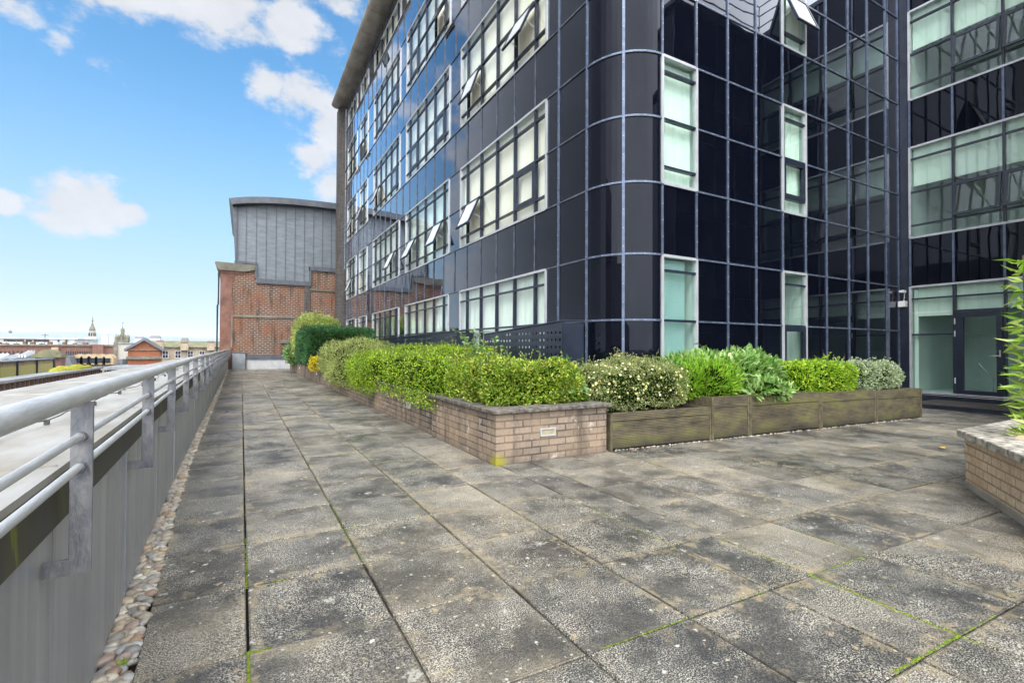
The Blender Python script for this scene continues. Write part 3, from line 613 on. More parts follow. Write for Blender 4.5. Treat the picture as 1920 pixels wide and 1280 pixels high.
for u in (6.62, 7.473): FL.bar(strips_b, u-.02, u+.02, .28, TOP, 0, .026); screws(FL, scr, u, .28, 9.5)
opensL = {(0, 2): [(1, 1), (4, 1)], (0, 1): [(4, 1)], (1, 1): [(1, 1), (4, 1)], (2, 1): [(1, 1)], (2, 2): [(4, 1)], (1, 3): [(1, 1)], (3, 2): [(1, 1)], (4, 2): [(1, 1)], (3, 3): [(1, 1)], (4, 3): [(1, 1)], (2, 4): [(4, 0)], (4, 1): [(1, 1)]}
for wi, (u0, u1) in enumerate(WL):
    for k, (z0, z1) in enumerate(ROWS):
        if wi < 3: vb = [u0+.4265+.853*i for i in range(5)]
        else: vb = [u0+.853*i for i in range(1, round((u1-u0)/.853))]
        if k == 0: hb = [.62, 1.71, 2.49]; cov = 'mixed' if wi in (0, 1) else 'drape'
        elif k == 4: hb = []; cov = 'cream'
        else: hb = [z0+.28, z0+1.08, z1-.27]; cov = 'cream' if wi == 0 or k > 1 else 'green'
        ops = opensL.get((wi, k), []); ds = []
        if k in (1, 2, 3) and wi < 3: ds = [q for q in ((1, 1), (4, 1)) if q not in ops]
        if k == 0: ds = [(1, 1)] + ([(4, 0)] if wi == 0 else [])
        window(FL, u0, u1, z0, z1, vb, hb, cov, ops, wi*10+k, ds, cov=((0, 1) if cov != 'drape' else [(.02, .12), (.3, .38), (.55, .64), (.86, .97)]))
# rounded corner: two curved panes per row
NC = 14; cc = (5.97, 6.62)
def cor(t, r=0): return (cc[0]-(.83+r)*math.cos(t), cc[1]-(.90+r)*math.sin(t))
for z0, z1 in zip(ZL[:-1], ZL[1:]):
    n = len(panels.v); 
    for i in range(NC+1):
        x, y = cor(PI/2*i/NC); panels.v += [(x, y, z0), (x, y, z1)]
    for i in range(NC): panels.f.append((n+2*i, n+2*i+2, n+2*i+3, n+2*i+1))
def arc_bar(mb, z, hw=.016, th=.022):
    n = len(mb.v)
    for i in range(NC*2+1):
        t = PI/2*i/(NC*2); a = cor(t, .0); b = cor(t, th); mb.v += [(a[0], a[1], z-hw), (b[0], b[1], z-hw), (b[0], b[1], z+hw), (a[0], a[1], z+hw)]
    for i in range(NC*2):
        for q in range(4): mb.f.append((n+4*i+q, n+4*i+(q+1) % 4, n+4*i+4+(q+1) % 4, n+4*i+4+q))
for z in ZL: arc_bar(strips_b, z)
for t in (PI/4,):
    a = cor(t, 0); d = Vector((-math.cos(t), -math.sin(t), 0)); s = Vector((-d.y, d.x, 0)); p = Vector((*a, 0))
    strips_b.hexa([(*(p+s*k*.022+d*e).xy, z) for z in (.28, TOP) for k, e in ((-1, 0), (1, 0), (1, .028), (-1, .028))])
    for i in range(48):
        z = .5+.3*i; q = p+d*.03; scr.box(q.x-.006, q.y-.006, z-.006, q.x+.006, q.y+.006, z+.006)
for z in ZL:
    for i in range(1, 8):
        if i == 4: continue
        q = cor(PI/2*i/8, .026); scr.box(q[0]-.006, q[1]-.006, z-.006, q[0]+.006, q[1]+.006, z+.006)
# right face
GR = [5.97, 6.783, 7.605, 8.414, 9.248, 10.026, 10.788, 11.671, 12.497, 13.331, 13.931]
WR = [(5.97, 6.783), (9.248, 10.026)]
for z0, z1 in zip(ZL[:-1], ZL[1:]):
    mid = (z0+z1)/2; spand = any(a < mid < b for a, b in ((2.78, 3.95), (6.08, 7.25), (9.38, 10.55), (12.68, 13.85), (14.7, 16)))
    for a, b in zip(GR[:-1], GR[1:]):
        if (a, b) in WR and not spand and mid < 10: continue
        FR.quad(panels, a, b, z0, z1, 0, .0022)
for u in GR:
    FR.bar(strips_b, u-.016, u+.016, .28, TOP, 0, .024)
    screws(FR, scr, u, .28, 9, .27)
for z in ZL:
    for a, b in zip(GR[:-1], GR[1:]):
        if (a, b) in WR and z > 0 and any(abs(z-q) < .01 for q in (1.71, 5.03, 8.33)): continue
        FR.bar(strips_b, a+.02, b-.02, z-.015, z+.015, 0, .02)
        if z < 9:
            for f_ in (.2, .5, .8): FR.bar(scr, a+(b-a)*f_-.006, a+(b-a)*f_+.006, z-.006, z+.006, 0, .024)
rw = [((5.97, 6.783), .35, 2.78, [1.71, 2.53], 'venetian', (), (), {}), ((5.97, 6.783), 3.95, 6.08, [4.24, 5.03, 5.82], 'green', (), (), {}), ((5.97, 6.783), 7.25, 9.38, [7.54, 8.33, 9.1], 'green', (), (), {}),
      ((9.248, 10.026), .35, 2.78, [1.71, 2.53], 'drape', (), ((0, 0),), dict(cov=[(.05, .35)])), ((9.248, 10.026), 3.95, 6.08, [4.24, 5.03, 5.82], 'green', (), ((0, 1),), dict(cov=(.42, 1))), ((9.248, 10.026), 7.25, 9.38, [7.54, 8.33, 9.1], 'green', ((0, 1),), (), dict(cov=(.5, 1)))]
for i, ((a, b), z0, z1, hb, cov, ops, ds, kw) in enumerate(rw):
    window(FR, a, b, z0, z1, [], hb, cov, ops, 100+i, ds, pane='pane_green', **kw)
# third face, a wing coming forward on the right, with the door
P3 = [1.92, 2.15, 3.0, 3.85, 4.69, 5.5]
for (z0, z1) in ((2.78, 3.92), (6.11, 7.25), (9.41, 10.9)):
    for a, b in zip(P3[:-1], P3[1:]): FT.quad(panels, a, b, z0, z1, 0, .0025)
    for u in P3: FT.bar(strips_b, u-.02, u+.02, z0+.01, z1-.01, 0, .024)
for i, (z0, z1) in enumerate(((3.92, 6.11), (7.25, 9.41))):
    window(FT, 2.15, 5.5, z0, z1, [3.0, 3.85, 4.69], [z0+.3, z0+1.1, z0+1.9], 'roller', ((2, 1), (1, 1)), 200+i, (), drop=.42, pane='pane_green', spane='pane', amin=8, amax=11)
door_win = window(FT, 2.15, 5.5, .245, 2.76, [3.0, 3.85, 4.69], [1.61, 2.13, 2.46], 'none', (), 210, (), pane='pane_green', skip=((0, 1.61), (1, 1.61), (2, 1.61), (3, 2.13)))
bl = MB(); FT.bar(bl, 4.72, 5.4, 2.05, 2.73, -.135, -.131); FT.bar(bl, 2.2, 4.68, 2.16, 2.73, -.135, -.131); FT.bar(bl, 5.39, 5.47, .3, 2.7, -.13, -.1); bl.build('blind', M['blind_green'], door_win)
dr = MB(); D0, D1 = 3.885, 4.655
for q in ((D0, D0+.10, .275, 2.10), (D1-.13, D1, .275, 2.10), (D0+.10, D1-.13, .275, .36), (D0+.10, D1-.13, 1.98, 2.10)): FT.bar(dr, *q, -.03, .045)
door = dr.build('door', M['bar_dark'], OB, bevel=.003)
hd = MB(); FT.bar(hd, D0+.03, D0+.055, 1.1, 1.25, .045, .05); hd.tube([FT.p(D0+.042, 1.13, .05), FT.p(D0+.042, 1.13, .09), FT.p(D0+.17, 1.13, .09)], .009, 8); hd.build('handle', M['steel_handle'], door)
for z in (.5, 1.55, 1.83): h_ = MB(); FT.bar(h_, D1+.004, D1+.022, z, z+.13, .03, .05); h_.build('hinge', M['white_plastic'], door)
rl = MB(); rl.tube([FT.p(4.5, .95, -.7), FT.p(4.25, .6, -.7), FT.p(4.25, .3, -.7)], .02, 8); rl.build('stair_rail', M['grey_metal'], door_win)
bs = MB(); FT.bar(bs, 1.92, 5.6, 0, .2, -.03, .0); FL.bar(bs, 6.62, 29.5, 0, .28, -.03, -.001); bs.box(5.3, 5.722, 0, 13.9, 5.75, .28); bs.build('plinth', M['bar_dark'], OB)
sc3 = MB(); FT.bar(sc3, 5.53, 5.70, 0, TOP, -.05, .03); sc3.build('corner_post', M['bar_dark'], OB)
# the wing's roof, its forward block seen mirrored in the glass, and the main body behind the panes
for z0, z1 in ((0, 1.71), (1.71, 2.78), (2.78, 3.95), (3.95, 5.03), (5.03, 6.11), (6.11, 7.25), (7.25, 8.33), (8.33, 9.41), (9.41, 10.9)):
    for a in np.arange(10.5, 14.6, .83): FB.quad(panels, a, min(a+.83, 14.6), z0, z1, 0, .002)
    for a in np.arange(-10, 1.88, .85): panels.quad((10.5, a, z0), (10.5, a, z1), (10.5, min(a+.85, 1.88), z1), (10.5, min(a+.85, 1.88), z0))
    for a in np.arange(10.5, 14.6, .83): FB.bar(strips_b, a-.015, a+.015, z0, z1, 0, .02)
    FB.bar(strips_b, 10.52, 14.5, z0-.015, z0+.015, 0, .018)
po = panels.build('glass_panel', M['black_glass'], OB)
strips_b.build('cover_strip', M['bar_blue'], OB); strips_s.build('spandrel_bar', M['bar_spandrel'], OB); scr.build('screw', M['galvanised'], OB)
body = MB(); body.box(7.9, 9.3, 0, 30, 29.4, TOP); body.box(16.8, -10, 0, 26, 9.2, 10.8); body.box(10.6, -10, 0, 16.7, 1.8, 10.85)
body.box(5.25, 29.35, 0, 7.95, 29.5, TOP); body.build('body', M['bar_dark'], OB)
rf = MB(); rf.box(5.2, 5.9, TOP+.005, 30, 29.5, TOP+.12); rf.box(13.95, 1.7, 10.9, 26, 9, 11.02); rf.box(10.35, -10, 10.87, 16.5, 2.05, 10.99); rf.build('roof', M['zinc_dark'], OB)
rr = MB()
for z in (11.4, 11.75, 12.05):
    rr.tube([(14.15, 9, z), (14.15, 1.9, z), (10.6, 1.9, z)], .02, 6)
for y in np.arange(1.9, 9, 1.2): rr.tube([(14.15, y, 11), (14.15, y, 12.05)], .018, 5)
rr.build('roof_rail', M['grey_metal'], OB)
ev = MB(); prof = [(XL, 15.30), (4.55, 15.33), (4.42, 15.40), (4.36, 15.50), (4.38, 15.62), (4.50, 15.72), (XL, 16.0)]
ev.wall(prof, 5.2, 29.9); ev.build('eaves', M['concrete'], OB, True)
jn = MB()
for y in np.arange(6, 29.8, 1.6): jn.wall([(x-(.004 if i not in (0, 6) else 0), z-(.004 if z < 15.5 else 0)) for i, (x, z) in enumerate(prof)], y-.01, y+.01)
jn.build('eaves_joint', M['sandstone_dark'], OB)
pr_ = MB(); pr_.box(4.74, 29.6, -18, 5.13, 30.3, 15.3); pr_.build('brick_pier', M['pier_brick'], OB)
sen = thing('security_lamp', 'small white security lamp fixed above the sensor box by the glazed door', 'lamp', (13.9, 5.6, 2.65)); MB().box(13.80, 5.56, 2.62, 13.94, 5.66, 2.68).build('head', M['white_plastic'], sen, False, .012); MB().tube([(13.94, 5.61, 2.64), (13.97, 5.61, 2.5)], .008, 6).build('arm', M['white_plastic'], sen)
sb = thing('sensor_box', 'white square sensor box on the black corner post left of the door', 'sensor', (13.9, 5.65, 2.35)); MB().box(13.84, 5.55, 2.28, 13.965, 5.70, 2.42).build('case', M['white_plastic'], sb, False, .008); MB().tube([(13.9, 5.6, 2.42), (13.93, 5.6, 2.55), (13.97, 5.6, 2.62)], .005, 5).build('lead', M['white_plastic'], sb)
# perforated black screens in front of the ground floor windows
def perf(name, label, x, ya, yb, za, zb, retx):
    t = thing(name, label, 'screen', (x, ya, 0)); m = MB(); hp = .125; r = .025; ny = int((yb-ya)/hp)
    # plate with real holes: cells with an octagonal opening
    def cell(y0, y1, z0, z1, hole):
        if not hole: m.quad((x, y0, z0), (x, y0, z1), (x, y1, z1), (x, y1, z0)); return
        cy, cz = (y0+y1)/2, (z0+z1)/2; n = len(m.v); ring = [(x, cy+r*math.cos(q), cz+r*math.sin(q)) for q in np.arange(8)*PI/4+PI/8]
        sq = [(x, y1, z1), (x, y0, z1), (x, y0, z0), (x, y1, z0)]; m.v += ring+sq
        for (a, b, s_) in ((0, 1, 0), (2, 3, 1), (4, 5, 2), (6, 7, 3)): m.f.append((n+a, n+b, n+8+s_))
        for (a, b, s_, s2) in ((1, 2, 0, 1), (3, 4, 1, 2), (5, 6, 2, 3), (7, 0, 3, 0)): m.f.append((n+a, n+b, n+8+s2, n+8+s_))
    for i in range(ny):
        y0, y1 = ya+i*hp, ya+(i+1)*hp; zt = za+(zb-za)*(y0-ya)/(yb-ya); z = .45
        while z+hp < zt-.02: cell(y0, y1, z, z+hp, True); z += hp
        m.quad((x, y0, z), (x, y0, zt), (x, y1, zt), (x, y1, z)); m.quad((x, y0, 0), (x, y0, .45), (x, y1, .45), (x, y1, 0))
    o = m.build('plate', M['bar_dark'], t); so2 = o.modifiers.new('t', 'SOLIDIFY'); so2.thickness = .006
    e = MB(); e.tube([(x, ya, za), (x, ya+ny*hp, zb)], .016, 8)
    if retx: e.tube([(x, ya, za), (retx, ya, za+.02)], .016, 8)
    e.build('edge_rail', M['bar_dark'], t); 
    if retx: rr_ = MB(); rr_.box(x+.01, ya-.004, 0, retx, ya+.004, za-.03); rr_.build('return_plate', M['bar_dark'], t)
perf('perforated_screen', 'black perforated metal screen with sloping top beside the rounded glass corner', 4.65, 6.66, 9.7, 1.70, 1.54, 5.10)
perf('perforated_screen', 'black perforated metal screen farther along the facade behind the yellow green hedge', 4.65, 11.2, 20.2, 1.66, 1.56, 5.10)

# ------------------------------------------------------------------ brick building with the zinc loft at the end
def endbuilding():
    t = thing('brick_building', 'old red brick building with a grey zinc clad loft closing the walkway', 'building', (1.5, 31, 0)); Y = 31
    w = MB(); w.wall([(-1.15, -18), (5.6, -18), (5.6, 5.8), (3.42, 5.8), (3.42, 4.86), (.57, 4.86), (.57, 5.72), (-1.15, 5.72)], Y, Y+9); w.build('wall', M['red_brick'], t)
    q = MB(); q.wall([(-1.16, -17), (-.52, -17), (-.60, 2.0), (-.5, 3.2), (-.62, 4.2), (-.5, 5.3), (-1.16, 5.3)], Y-.03, Y); q.box(-1.17, Y-.06, 5.3, -.1, Y+9, 5.45); q.build('quoin', M['red_stone'], t)
    c = MB(); c.wall([(-1.42, 5.8), (-1.36, 5.62), (-1.22, 5.45), (.0, 5.45), (.52, 5.58), (.52, 5.86), (-1.40, 5.90)], Y-.14, Y+9); c.build('cornice', M['sandstone_dark'], t)
    s = MB(); s.box(-.53, Y-.05, 2.90, 5.2, Y, 3.02); s.box(-.62, Y-.04, 1.2, -.55, Y, 3.02); s.box(3.4, Y-.06, 4.60, 5.6, Y, 4.72); s.build('string_course', M['sandstone_dark'], t)
    b = MB(); b.box(1.85, Y-.1, 1.46, 2.9, Y, 1.68); b.build('sill', M['sandstone_dark'], t)
    p = MB(); p.box(3.1, Y-.09, 2.9, 3.42, Y, 4.85); p.build('pilaster', M['pier_brick'], t)
    cp = MB()
    for (a, b_, z0, z1) in ((-.5, .60, 5.9, 6.03), (.56, 3.45, 4.86, 5.12), (3.40, 5.6, 5.8, 6.05)): cp.box(a, Y-.12, z0, b_, Y+.3, z1)
    cp.box(.50, Y-.11, 5.125, .62, Y+.3, 5.89); cp.box(3.36, Y-.11, 5.125, 3.46, Y+.3, 5.79); cp.build('coping', M['zinc_dark'], t)
    xs = np.linspace(-.42, 5.2, 24); top = lambda x: 9.05+.62*(1-math.exp(-(x+.42)/2.2))*1.05-.002*x
    z = MB(); z.wall([(-.42, 6.03), (.62, 6.03), (.62, 5.12), (3.36, 5.12), (3.36, 6.05), (5.2, 6.05)]+[(x, top(x)) for x in xs[::-1]], Y+.06, Y+9); z.build('zinc_wall', M['zinc'], t)
    sm = MB()
    for i, x in enumerate(np.arange(.05, 5.1, .505)):
        z0 = 5.13 if .62 < x < 3.36 else 6.06
        sm.box(x-.012, Y+.02, z0, x+.012, Y+.065, top(x)-.02)
    sm.build('standing_seam', M['zinc_dark'], t)
    r = MB(); n = 30; xs = np.linspace(-.80, 5.25, n); tt = lambda x: 9.36+.60*(1-math.exp(-(x+.8)/2.0)); pts = [(x, tt(x)) for x in xs]+[(x, tt(x)-.35) for x in xs[::-1][:-1]]+[(-.62, 9.02)]
    r.wall(pts, Y-.45, Y+9.3); r.build('roof', M['zinc_dark'], t)
    sd_ = MB(); sd_.wall([(-.62, 9.05), (-.42, 9.05), (-.40, 6.0), (-.47, 6.0)], Y-.1, Y+9); sd_.build('side_trim', M['zinc_dark'], t)
    d = MB(); d.tube([(-1.24, Y-.08, 5.3), (-1.24, Y-.08, 3.6), (-1.28, Y-.08, 3.5), (-1.28, Y-.08, .2)], .045, 8); d.build('downpipe', M['bar_dark'], t)
    f = thing('service_box', 'dark slate grey cabinet against the foot of the brick building', 'cabinet', (-.2, 30.6, 0)); MB().box(-.55, 30.55, 0, .1, 30.95, .90).build('case', M['lead_grey'], f, False, .02); MB().box(-.56, 30.53, .9, .12, 30.97, .93).build('lid', M['zinc_dark'], f)
    u = thing('flashing_upstand', 'low white ribbed upstand with dark coping at the end of the walkway', 'upstand', (1.6, 30.7, 0)); m = MB()
    for i, x in enumerate(np.arange(.14, 3.3, .1)): m.box(x, 30.72-(.012 if i % 2 else 0), 0, x+.1, 30.9, .55)
    m.build('ribbed_sheet', M['steel_white'], u); MB().box(.13, 30.66, .551, 3.3, 30.99, .80).build('coping', M['zinc_dark'], u)
endbuilding()

# ------------------------------------------------------------------ planters
def brick_planter():
    t = thing('brick_planter', 'long buff brick planter with dark stone coping and recessed lights below the hedges', 'planter', (2.33, 4.54, 0))
    w = MB(); w.prism([(2.33, 4.54), (3.82, 4.54), (3.82, 4.76), (2.55, 4.76), (2.55, 6.5), (2.33, 6.5)], 0, .542)
    w.prism([(2.36, 6.503), (2.58, 6.503), (2.40, 28.3), (2.16, 28.3)], 0, .542); w.build('wall', M['buff_brick'], t)
    c = MB(); seg = [(2.28, 4.49, 3.05, 4.79), (3.053, 4.49, 3.87, 4.79)]
    for x0, y0, x1, y1 in seg: c.box(x0, y0, .545, x1, y1, .588)
    c.box(2.283, 4.793, .545, 2.58, 5.68, .588); c.box(2.283, 5.683, .545, 2.58, 6.56, .588)
    y = 6.563
    while y < 28: x = 2.33-(y-6.5)*.0092; c.box(x-.02, y, .545, x+.25, y+.897, .586); y += .9
    c.build('coping', M['coping_stone'], t, False, .008)
    s = MB(); s.box(2.5, 4.7, .2, 3.86, 6.3, .53); s.box(2.4, 6.3, .2, 4.6, 28.2, .53); s.build('soil', M['soil'], t)
    for (x, y, ax) in [(2.98, 4.54, 'x'), (2.34, 7.65, 'y'), (2.32, 10.3, 'y'), (2.29, 13.0, 'y'), (2.27, 15.6, 'y'), (2.25, 18.2, 'y'), (2.23, 21, 'y'), (2.2, 23.6, 'y')]:
        m = MB(); l = MB(); z0, z1 = .265, .355; hw = .1
        bx = (lambda m_, a, b, z0_, z1_, d0, d1: m_.box(x+a, y-d1, z0_, x+b, y-d0, z1_)) if ax == 'x' else (lambda m_, a, b, z0_, z1_, d0, d1: m_.box(x-d1, y+a, z0_, x-d0, y+b, z1_))
        for q in ((-hw, -hw+.016, z0, z1), (hw-.016, hw, z0, z1), (-hw+.016, hw-.016, z0, z0+.016), (-hw+.016, hw-.016, z1-.016, z1)): bx(m, *q, -.01, .014)
        bx(l, -hw+.016, hw-.016, z0+.016, z1-.016, -.01, .004)
        wl = m.build('wall_light', M['galvanised'], t); l.build('lens', M['lamp_lens'], wl)
brick_planter()
def tp(X, back=0): return (X+back*.063, 4.572-.0629*(X-3.9)+back)
TS = [(3.9, 5.586, .44, 'low timber planter holding the cream flowered shrub beside the brick planter'), (5.596, 6.335, .575, 'short square timber planter with narrow bright green leaves'),
      (6.345, 7.95, .568, 'long dark timber planter under the large leaved laurel'), (7.96, 9.45, .55, 'timber planter with a yellow mossy stain below the clipped lime green bush'),
      (9.46, 10.9, .532, 'last timber planter on the right below the white variegated bush')]
for (a, b, z, lab) in TS:
    t = thing('timber_planter', lab, 'planter', (*tp((a+b)/2), 0), 'grooved timber planters along the glass wall')
    m = MB(); 
    def bd(m, x0, x1, z0, z1, f0, f1): 
        p = [tp(x0, f0), tp(x1, f0), tp(x1, f1), tp(x0, f1)]; m.hexa([(*q, z0) for q in p]+[(*q, z1) for q in p])
    zz = [.02, z-.14, z-.002] if z > .5 else [.02, z-.09, z-.002]
    bd(m, a+.035, b-.035, .02, zz[1]-.003, .0, .03); m.build('front_board', M['decking_timber'], t); m = MB(); bd(m, a+.035, b-.035, zz[1]+.004, zz[2], -.006, .024); m.build('front_board', M['decking_timber'], t)
    e = MB(); bd(e, a, a+.034, 0, z+.006, -.016, .95); e.build('end_board', M['bark'], t, False, .002); e = MB(); bd(e, b-.034, b, 0, z+.006, -.012, .95); e.build('end_board', M['bark'], t, False, .002)
    k = MB(); bd(k, a+.035, b-.035, .02, z, .92, .945); k.build('back_board', M['decking_timber'], t)
    c = MB(); bd(c, a+.036, b-.036, z+.0, z+.014, -.004, .035); c.build('top_edge', M['bark'], t)
    s = MB(); bd(s, a+.036, b-.036, .03, z-.03, .031, .915); s.build('soil', M['soil'], t)
def right_planter():
    A = Vector((5.77, 1.86)); d = Vector((-.83, -.56)).normalized(); B = A+d*1.9
    t = thing('brick_planter', 'pale cream brick planter with thick stone coping at the right edge', 'planter', (A.x, A.y, 0))
    ring = [A, Vector((8.6, 1.86)), Vector((8.6, -.6)), Vector((B.x+.3, -.6)), B]
    m = MB(); m.prism([tuple(p) for p in reversed(ring)], .06, .445); m.build('wall', M['cream_brick'], t)
    pl = MB(); pl.prism([(A.x+.0, A.y+.01), (B.x-.015, B.y+.01), (B.x+.3, -.62), (8.62, -.62), (8.62, 1.88)], 0, .058); pl.build('plinth', M['concrete'], t)
    n = Vector((d.y, -d.x)); 
    if n.y < 0: n = -n
    def strip(p, q, w, ov, nrm): return [tuple(p+nrm*ov), tuple(q+nrm*ov), tuple(q-nrm*w), tuple(p-nrm*w)]
    c = MB(); L_ = 0; 
    while L_ < 1.9: 
        a, b = A+d*(L_-(.05 if L_ == 0 else -.004)), A+d*min(L_+.6, 1.9)
        P = strip(a, b, .24, .05, n); c.prism(P[::-1], .448, .515); L_ += .6
    x = A.x+.1
    while x < 8.6: c.box(x, 1.66, .449, min(x+.62, 8.62), 1.91, .516); x += .624
    c.build('coping', M['coping_pale'], t, False, .01)
    s = MB(); s.prism([(8.4, 1.6), (5.95, 1.6), (B.x+.3, B.y+.05), (B.x+.5, -.4), (8.4, -.4)], .2, .44); s.build('soil', M['soil'], t)
right_planter()
dk = thing('deck_step', 'low dark timber step in front of the glazed door', 'step', (13.2, 3.6, 0)); m = MB()
for i in range(8): m.box(12.75+i*.148, 1.95, .085, 12.75+i*.148+.143, 5.0, .115)
m.build('board', M['deck_board'], dk); MB().box(12.77, 1.97, 0, 13.9, 4.98, .083).build('frame', M['bar_dark'], dk)

# ------------------------------------------------------------------ foliage
def rotm(n):
    a = RNG.uniform(0, 2*PI, n); return a
def leaves(P, D, l, w, fold=.25, up=.3, jit=.5):
    """P points, D outward directions; every leaf a folded pair of quads (6 vertices)."""
    n = len(P); D = D+RNG.normal(0, jit, (n, 3)); D[:, 2] += up; D /= np.linalg.norm(D, axis=1)[:, None]+1e-9
    T = RNG.normal(0, 1, (n, 3)); S_ = np.cross(D, T); S_ /= np.linalg.norm(S_, axis=1)[:, None]+1e-9; Nn = np.cross(S_, D)
    ll = l*RNG.uniform(.45, 1.35, (n, 1)); ww = w*RNG.uniform(.7, 1.2, (n, 1))*.5
    tip = P+D*ll+Nn*ll*-.15; mid = P+D*ll*.5; a = mid+S_*ww+Nn*ww*fold*2; b = mid-S_*ww+Nn*ww*fold*2
    V = np.stack([P, a, mid+Nn*0, tip, b], 1).reshape(-1, 3)
    i = np.arange(n)[:, None]*5; F = np.concatenate([i+[0, 1, 3, 2], i+[0, 2, 3, 4]], 0); return V, F
def lumpy(P, sc, amp, seed):
    q = P*sc+seed; return (np.sin(q[:, 0]*1.7+1.3*np.sin(q[:, 1]*1.1))*np.cos(q[:, 1]*1.9+np.sin(q[:, 2]*1.5))+.5*np.sin(q[:, 0]*4.1+q[:, 2]*3.7)*np.cos(q[:, 1]*3.9-q[:, 2]*2.3))[:, None]*amp
def shell(kind, c, h, n, thick=.25, lump=(2.2, .08), seed=0, e=4):
    """points in the outer layer of a superellipsoid (e=2 ball .. 8 box) + outward directions"""
    U = RNG.normal(0, 1, (n, 3)); U /= np.linalg.norm(U, axis=1)[:, None]
    if kind == 'box': U = RNG.uniform(-1, 1, (n, 3)); U /= np.abs(U).max(1)[:, None]
    k = (np.abs(U)**e).sum(1)**(1/e); U = U/k[:, None]
    s = 1-thick*RNG.random(n)**1.6; c = np.array(c); h = np.array(h); P = c+U*h*s[:, None]
    D = np.sign(U)*np.abs(U)**(e-1)/h; D /= np.linalg.norm(D, axis=1)[:, None]+1e-9
    P = P+D*lumpy(P, lump[0], lump[1], seed); return P, D
def core(kind, c, h, e, lump, seed, k=.86):
    nu, nv = 28, 18; V = []
    for i in range(nv+1):
        for j in range(nu):
            p = PI*i/nv; t = 2*PI*j/nu; V.append((math.sin(p)*math.cos(t), math.sin(p)*math.sin(t), math.cos(p)))
    U = np.array(V); kk = (np.abs(U)**e).sum(1)**(1/e); U = U/kk[:, None]; h = np.array(h); P = np.array(c)+U*h*k
    D = np.sign(U)*np.abs(U)**(e-1)/h; D /= np.linalg.norm(D, axis=1)[:, None]+1e-9; P = P+D*lumpy(P, lump[0], lump[1], seed)
    F = [(i*nu+j, i*nu+(j+1) % nu, (i+1)*nu+(j+1) % nu, (i+1)*nu+j) for i in range(nv) for j in range(nu)]; return P, F
varied('bush_shade', (.004, .009, .002), (.014, .024, .004), 25, 1.0, 0, 0)  # near-black tone, the shade between the leaves put into colour
def bush(name, label, cat, blobs, mat, n, l, w, group=None, up=.3, jit=.5, thick=.28, lump=(2.2, .08), zmin=None, sprigs=0, flowers=None, stems=True, clear=None, corek=.78):
    b0 = blobs[0]; t = thing(name, label, cat, (b0[0][0], b0[0][1], .5), group); VV = []; FF = []; k = 0; vol = sum(b[1][0]*b[1][1]+b[1][0]*b[1][2]+b[1][1]*b[1][2] for b in blobs); CV = []; CF = []; ck = 0
    allP = []; allD = []
    for i, (c, h, e) in enumerate(blobs):
        m_ = int(n*(h[0]*h[1]+h[0]*h[2]+h[1]*h[2])/vol); P, D = shell('box' if e > 3 else 'ball', c, h, m_, thick, lump, i*3.1, e); allP.append(P); allD.append(D)
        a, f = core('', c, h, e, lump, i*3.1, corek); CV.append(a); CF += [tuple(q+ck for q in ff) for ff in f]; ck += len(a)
    P = np.concatenate(allP); D = np.concatenate(allD)
    if zmin is not None: kq = P[:, 2] > zmin; P = P[kq]; D = D[kq]
    if clear is not None: kq = clear(P); P = P[kq]; D = D[kq]
    V, F = leaves(P, D, l, w, up=up, jit=jit); 
    if sprigs:                          # shoots that stand out of the clipped surface
        tp_ = RNG.choice(np.where(D[:, 2] > .25)[0], sprigs); st = MB()
        for q in tp_:
            p0 = P[q]; d = np.array([RNG.normal(0, .35), RNG.normal(0, .35), 1.]); d /= np.linalg.norm(d); ln = RNG.uniform(.5, 1.5)*min(l*4, .15); m_ = 9
            ts = RNG.uniform(.1, 1, m_)[:, None]; pp = p0+d*ln*ts; dd = RNG.normal(0, 1, (m_, 3))+d; V2, F2 = leaves(pp, dd, l, w, up=.3, jit=.3); F = np.concatenate([F, F2+len(V)]); V = np.concatenate([V, V2])
            st.tube([tuple(p0), tuple(p0+d*ln)], .003, 4)
        tag(st.build('shoots', M['bark'], t), kind='stuff')
    npmesh('foliage', V, F, M[mat], t)
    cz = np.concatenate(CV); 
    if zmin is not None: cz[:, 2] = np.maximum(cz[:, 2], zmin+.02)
    mb = MB(); mb.v = [tuple(p) for p in cz]; mb.f = CF; mb.build('shade_core', M['bush_shade'], t, True)  # solid dark core blocks see-through and paints in the bush's inner shade
    if flowers:
        fm, fn, fs = flowers; ii = RNG.choice(np.where((D[:, 2] > -.1))[0], fn); Vf = []; Ff = []; kk = 0
        for q in ii:
            c = P[q]+D[q]*.035; nrm = D[q]+RNG.normal(0, .4, 3); nrm /= np.linalg.norm(nrm); a = np.cross(nrm, [0, 0, 1.]); a /= np.linalg.norm(a)+1e-9; b = np.cross(nrm, a)
            ring = [c+nrm*(.15 if z % 2 else .35)*fs+(a*math.cos(z*PI/5)+b*math.sin(z*PI/5))*fs*(1 if z % 2 == 0 else .62) for z in range(10)]
            Vf += [c]+ring
            for z in range(10): Ff.append((kk, kk+1+z, kk+1+(z+1) % 10))
            kk += 11
        tag(npmesh('flowers', Vf, Ff, M[fm], t), kind='stuff')
    return t
hg = None
bush('hedge', 'large clipped yellow green hedge spilling over the brick planter', 'hedge',
     [((2.84, 9.0, .76), (.68, 3.0, .37), 7), ((3.75, 10.7, .95), (.8, 1.95, .30), 6), ((2.75, 11.0, .68), (.70, 1.5, .42), 3.5)], 'leaf_lonicera', 84000, .032, .020, sprigs=240, lump=(2.4, .075), up=.2, jit=.7)
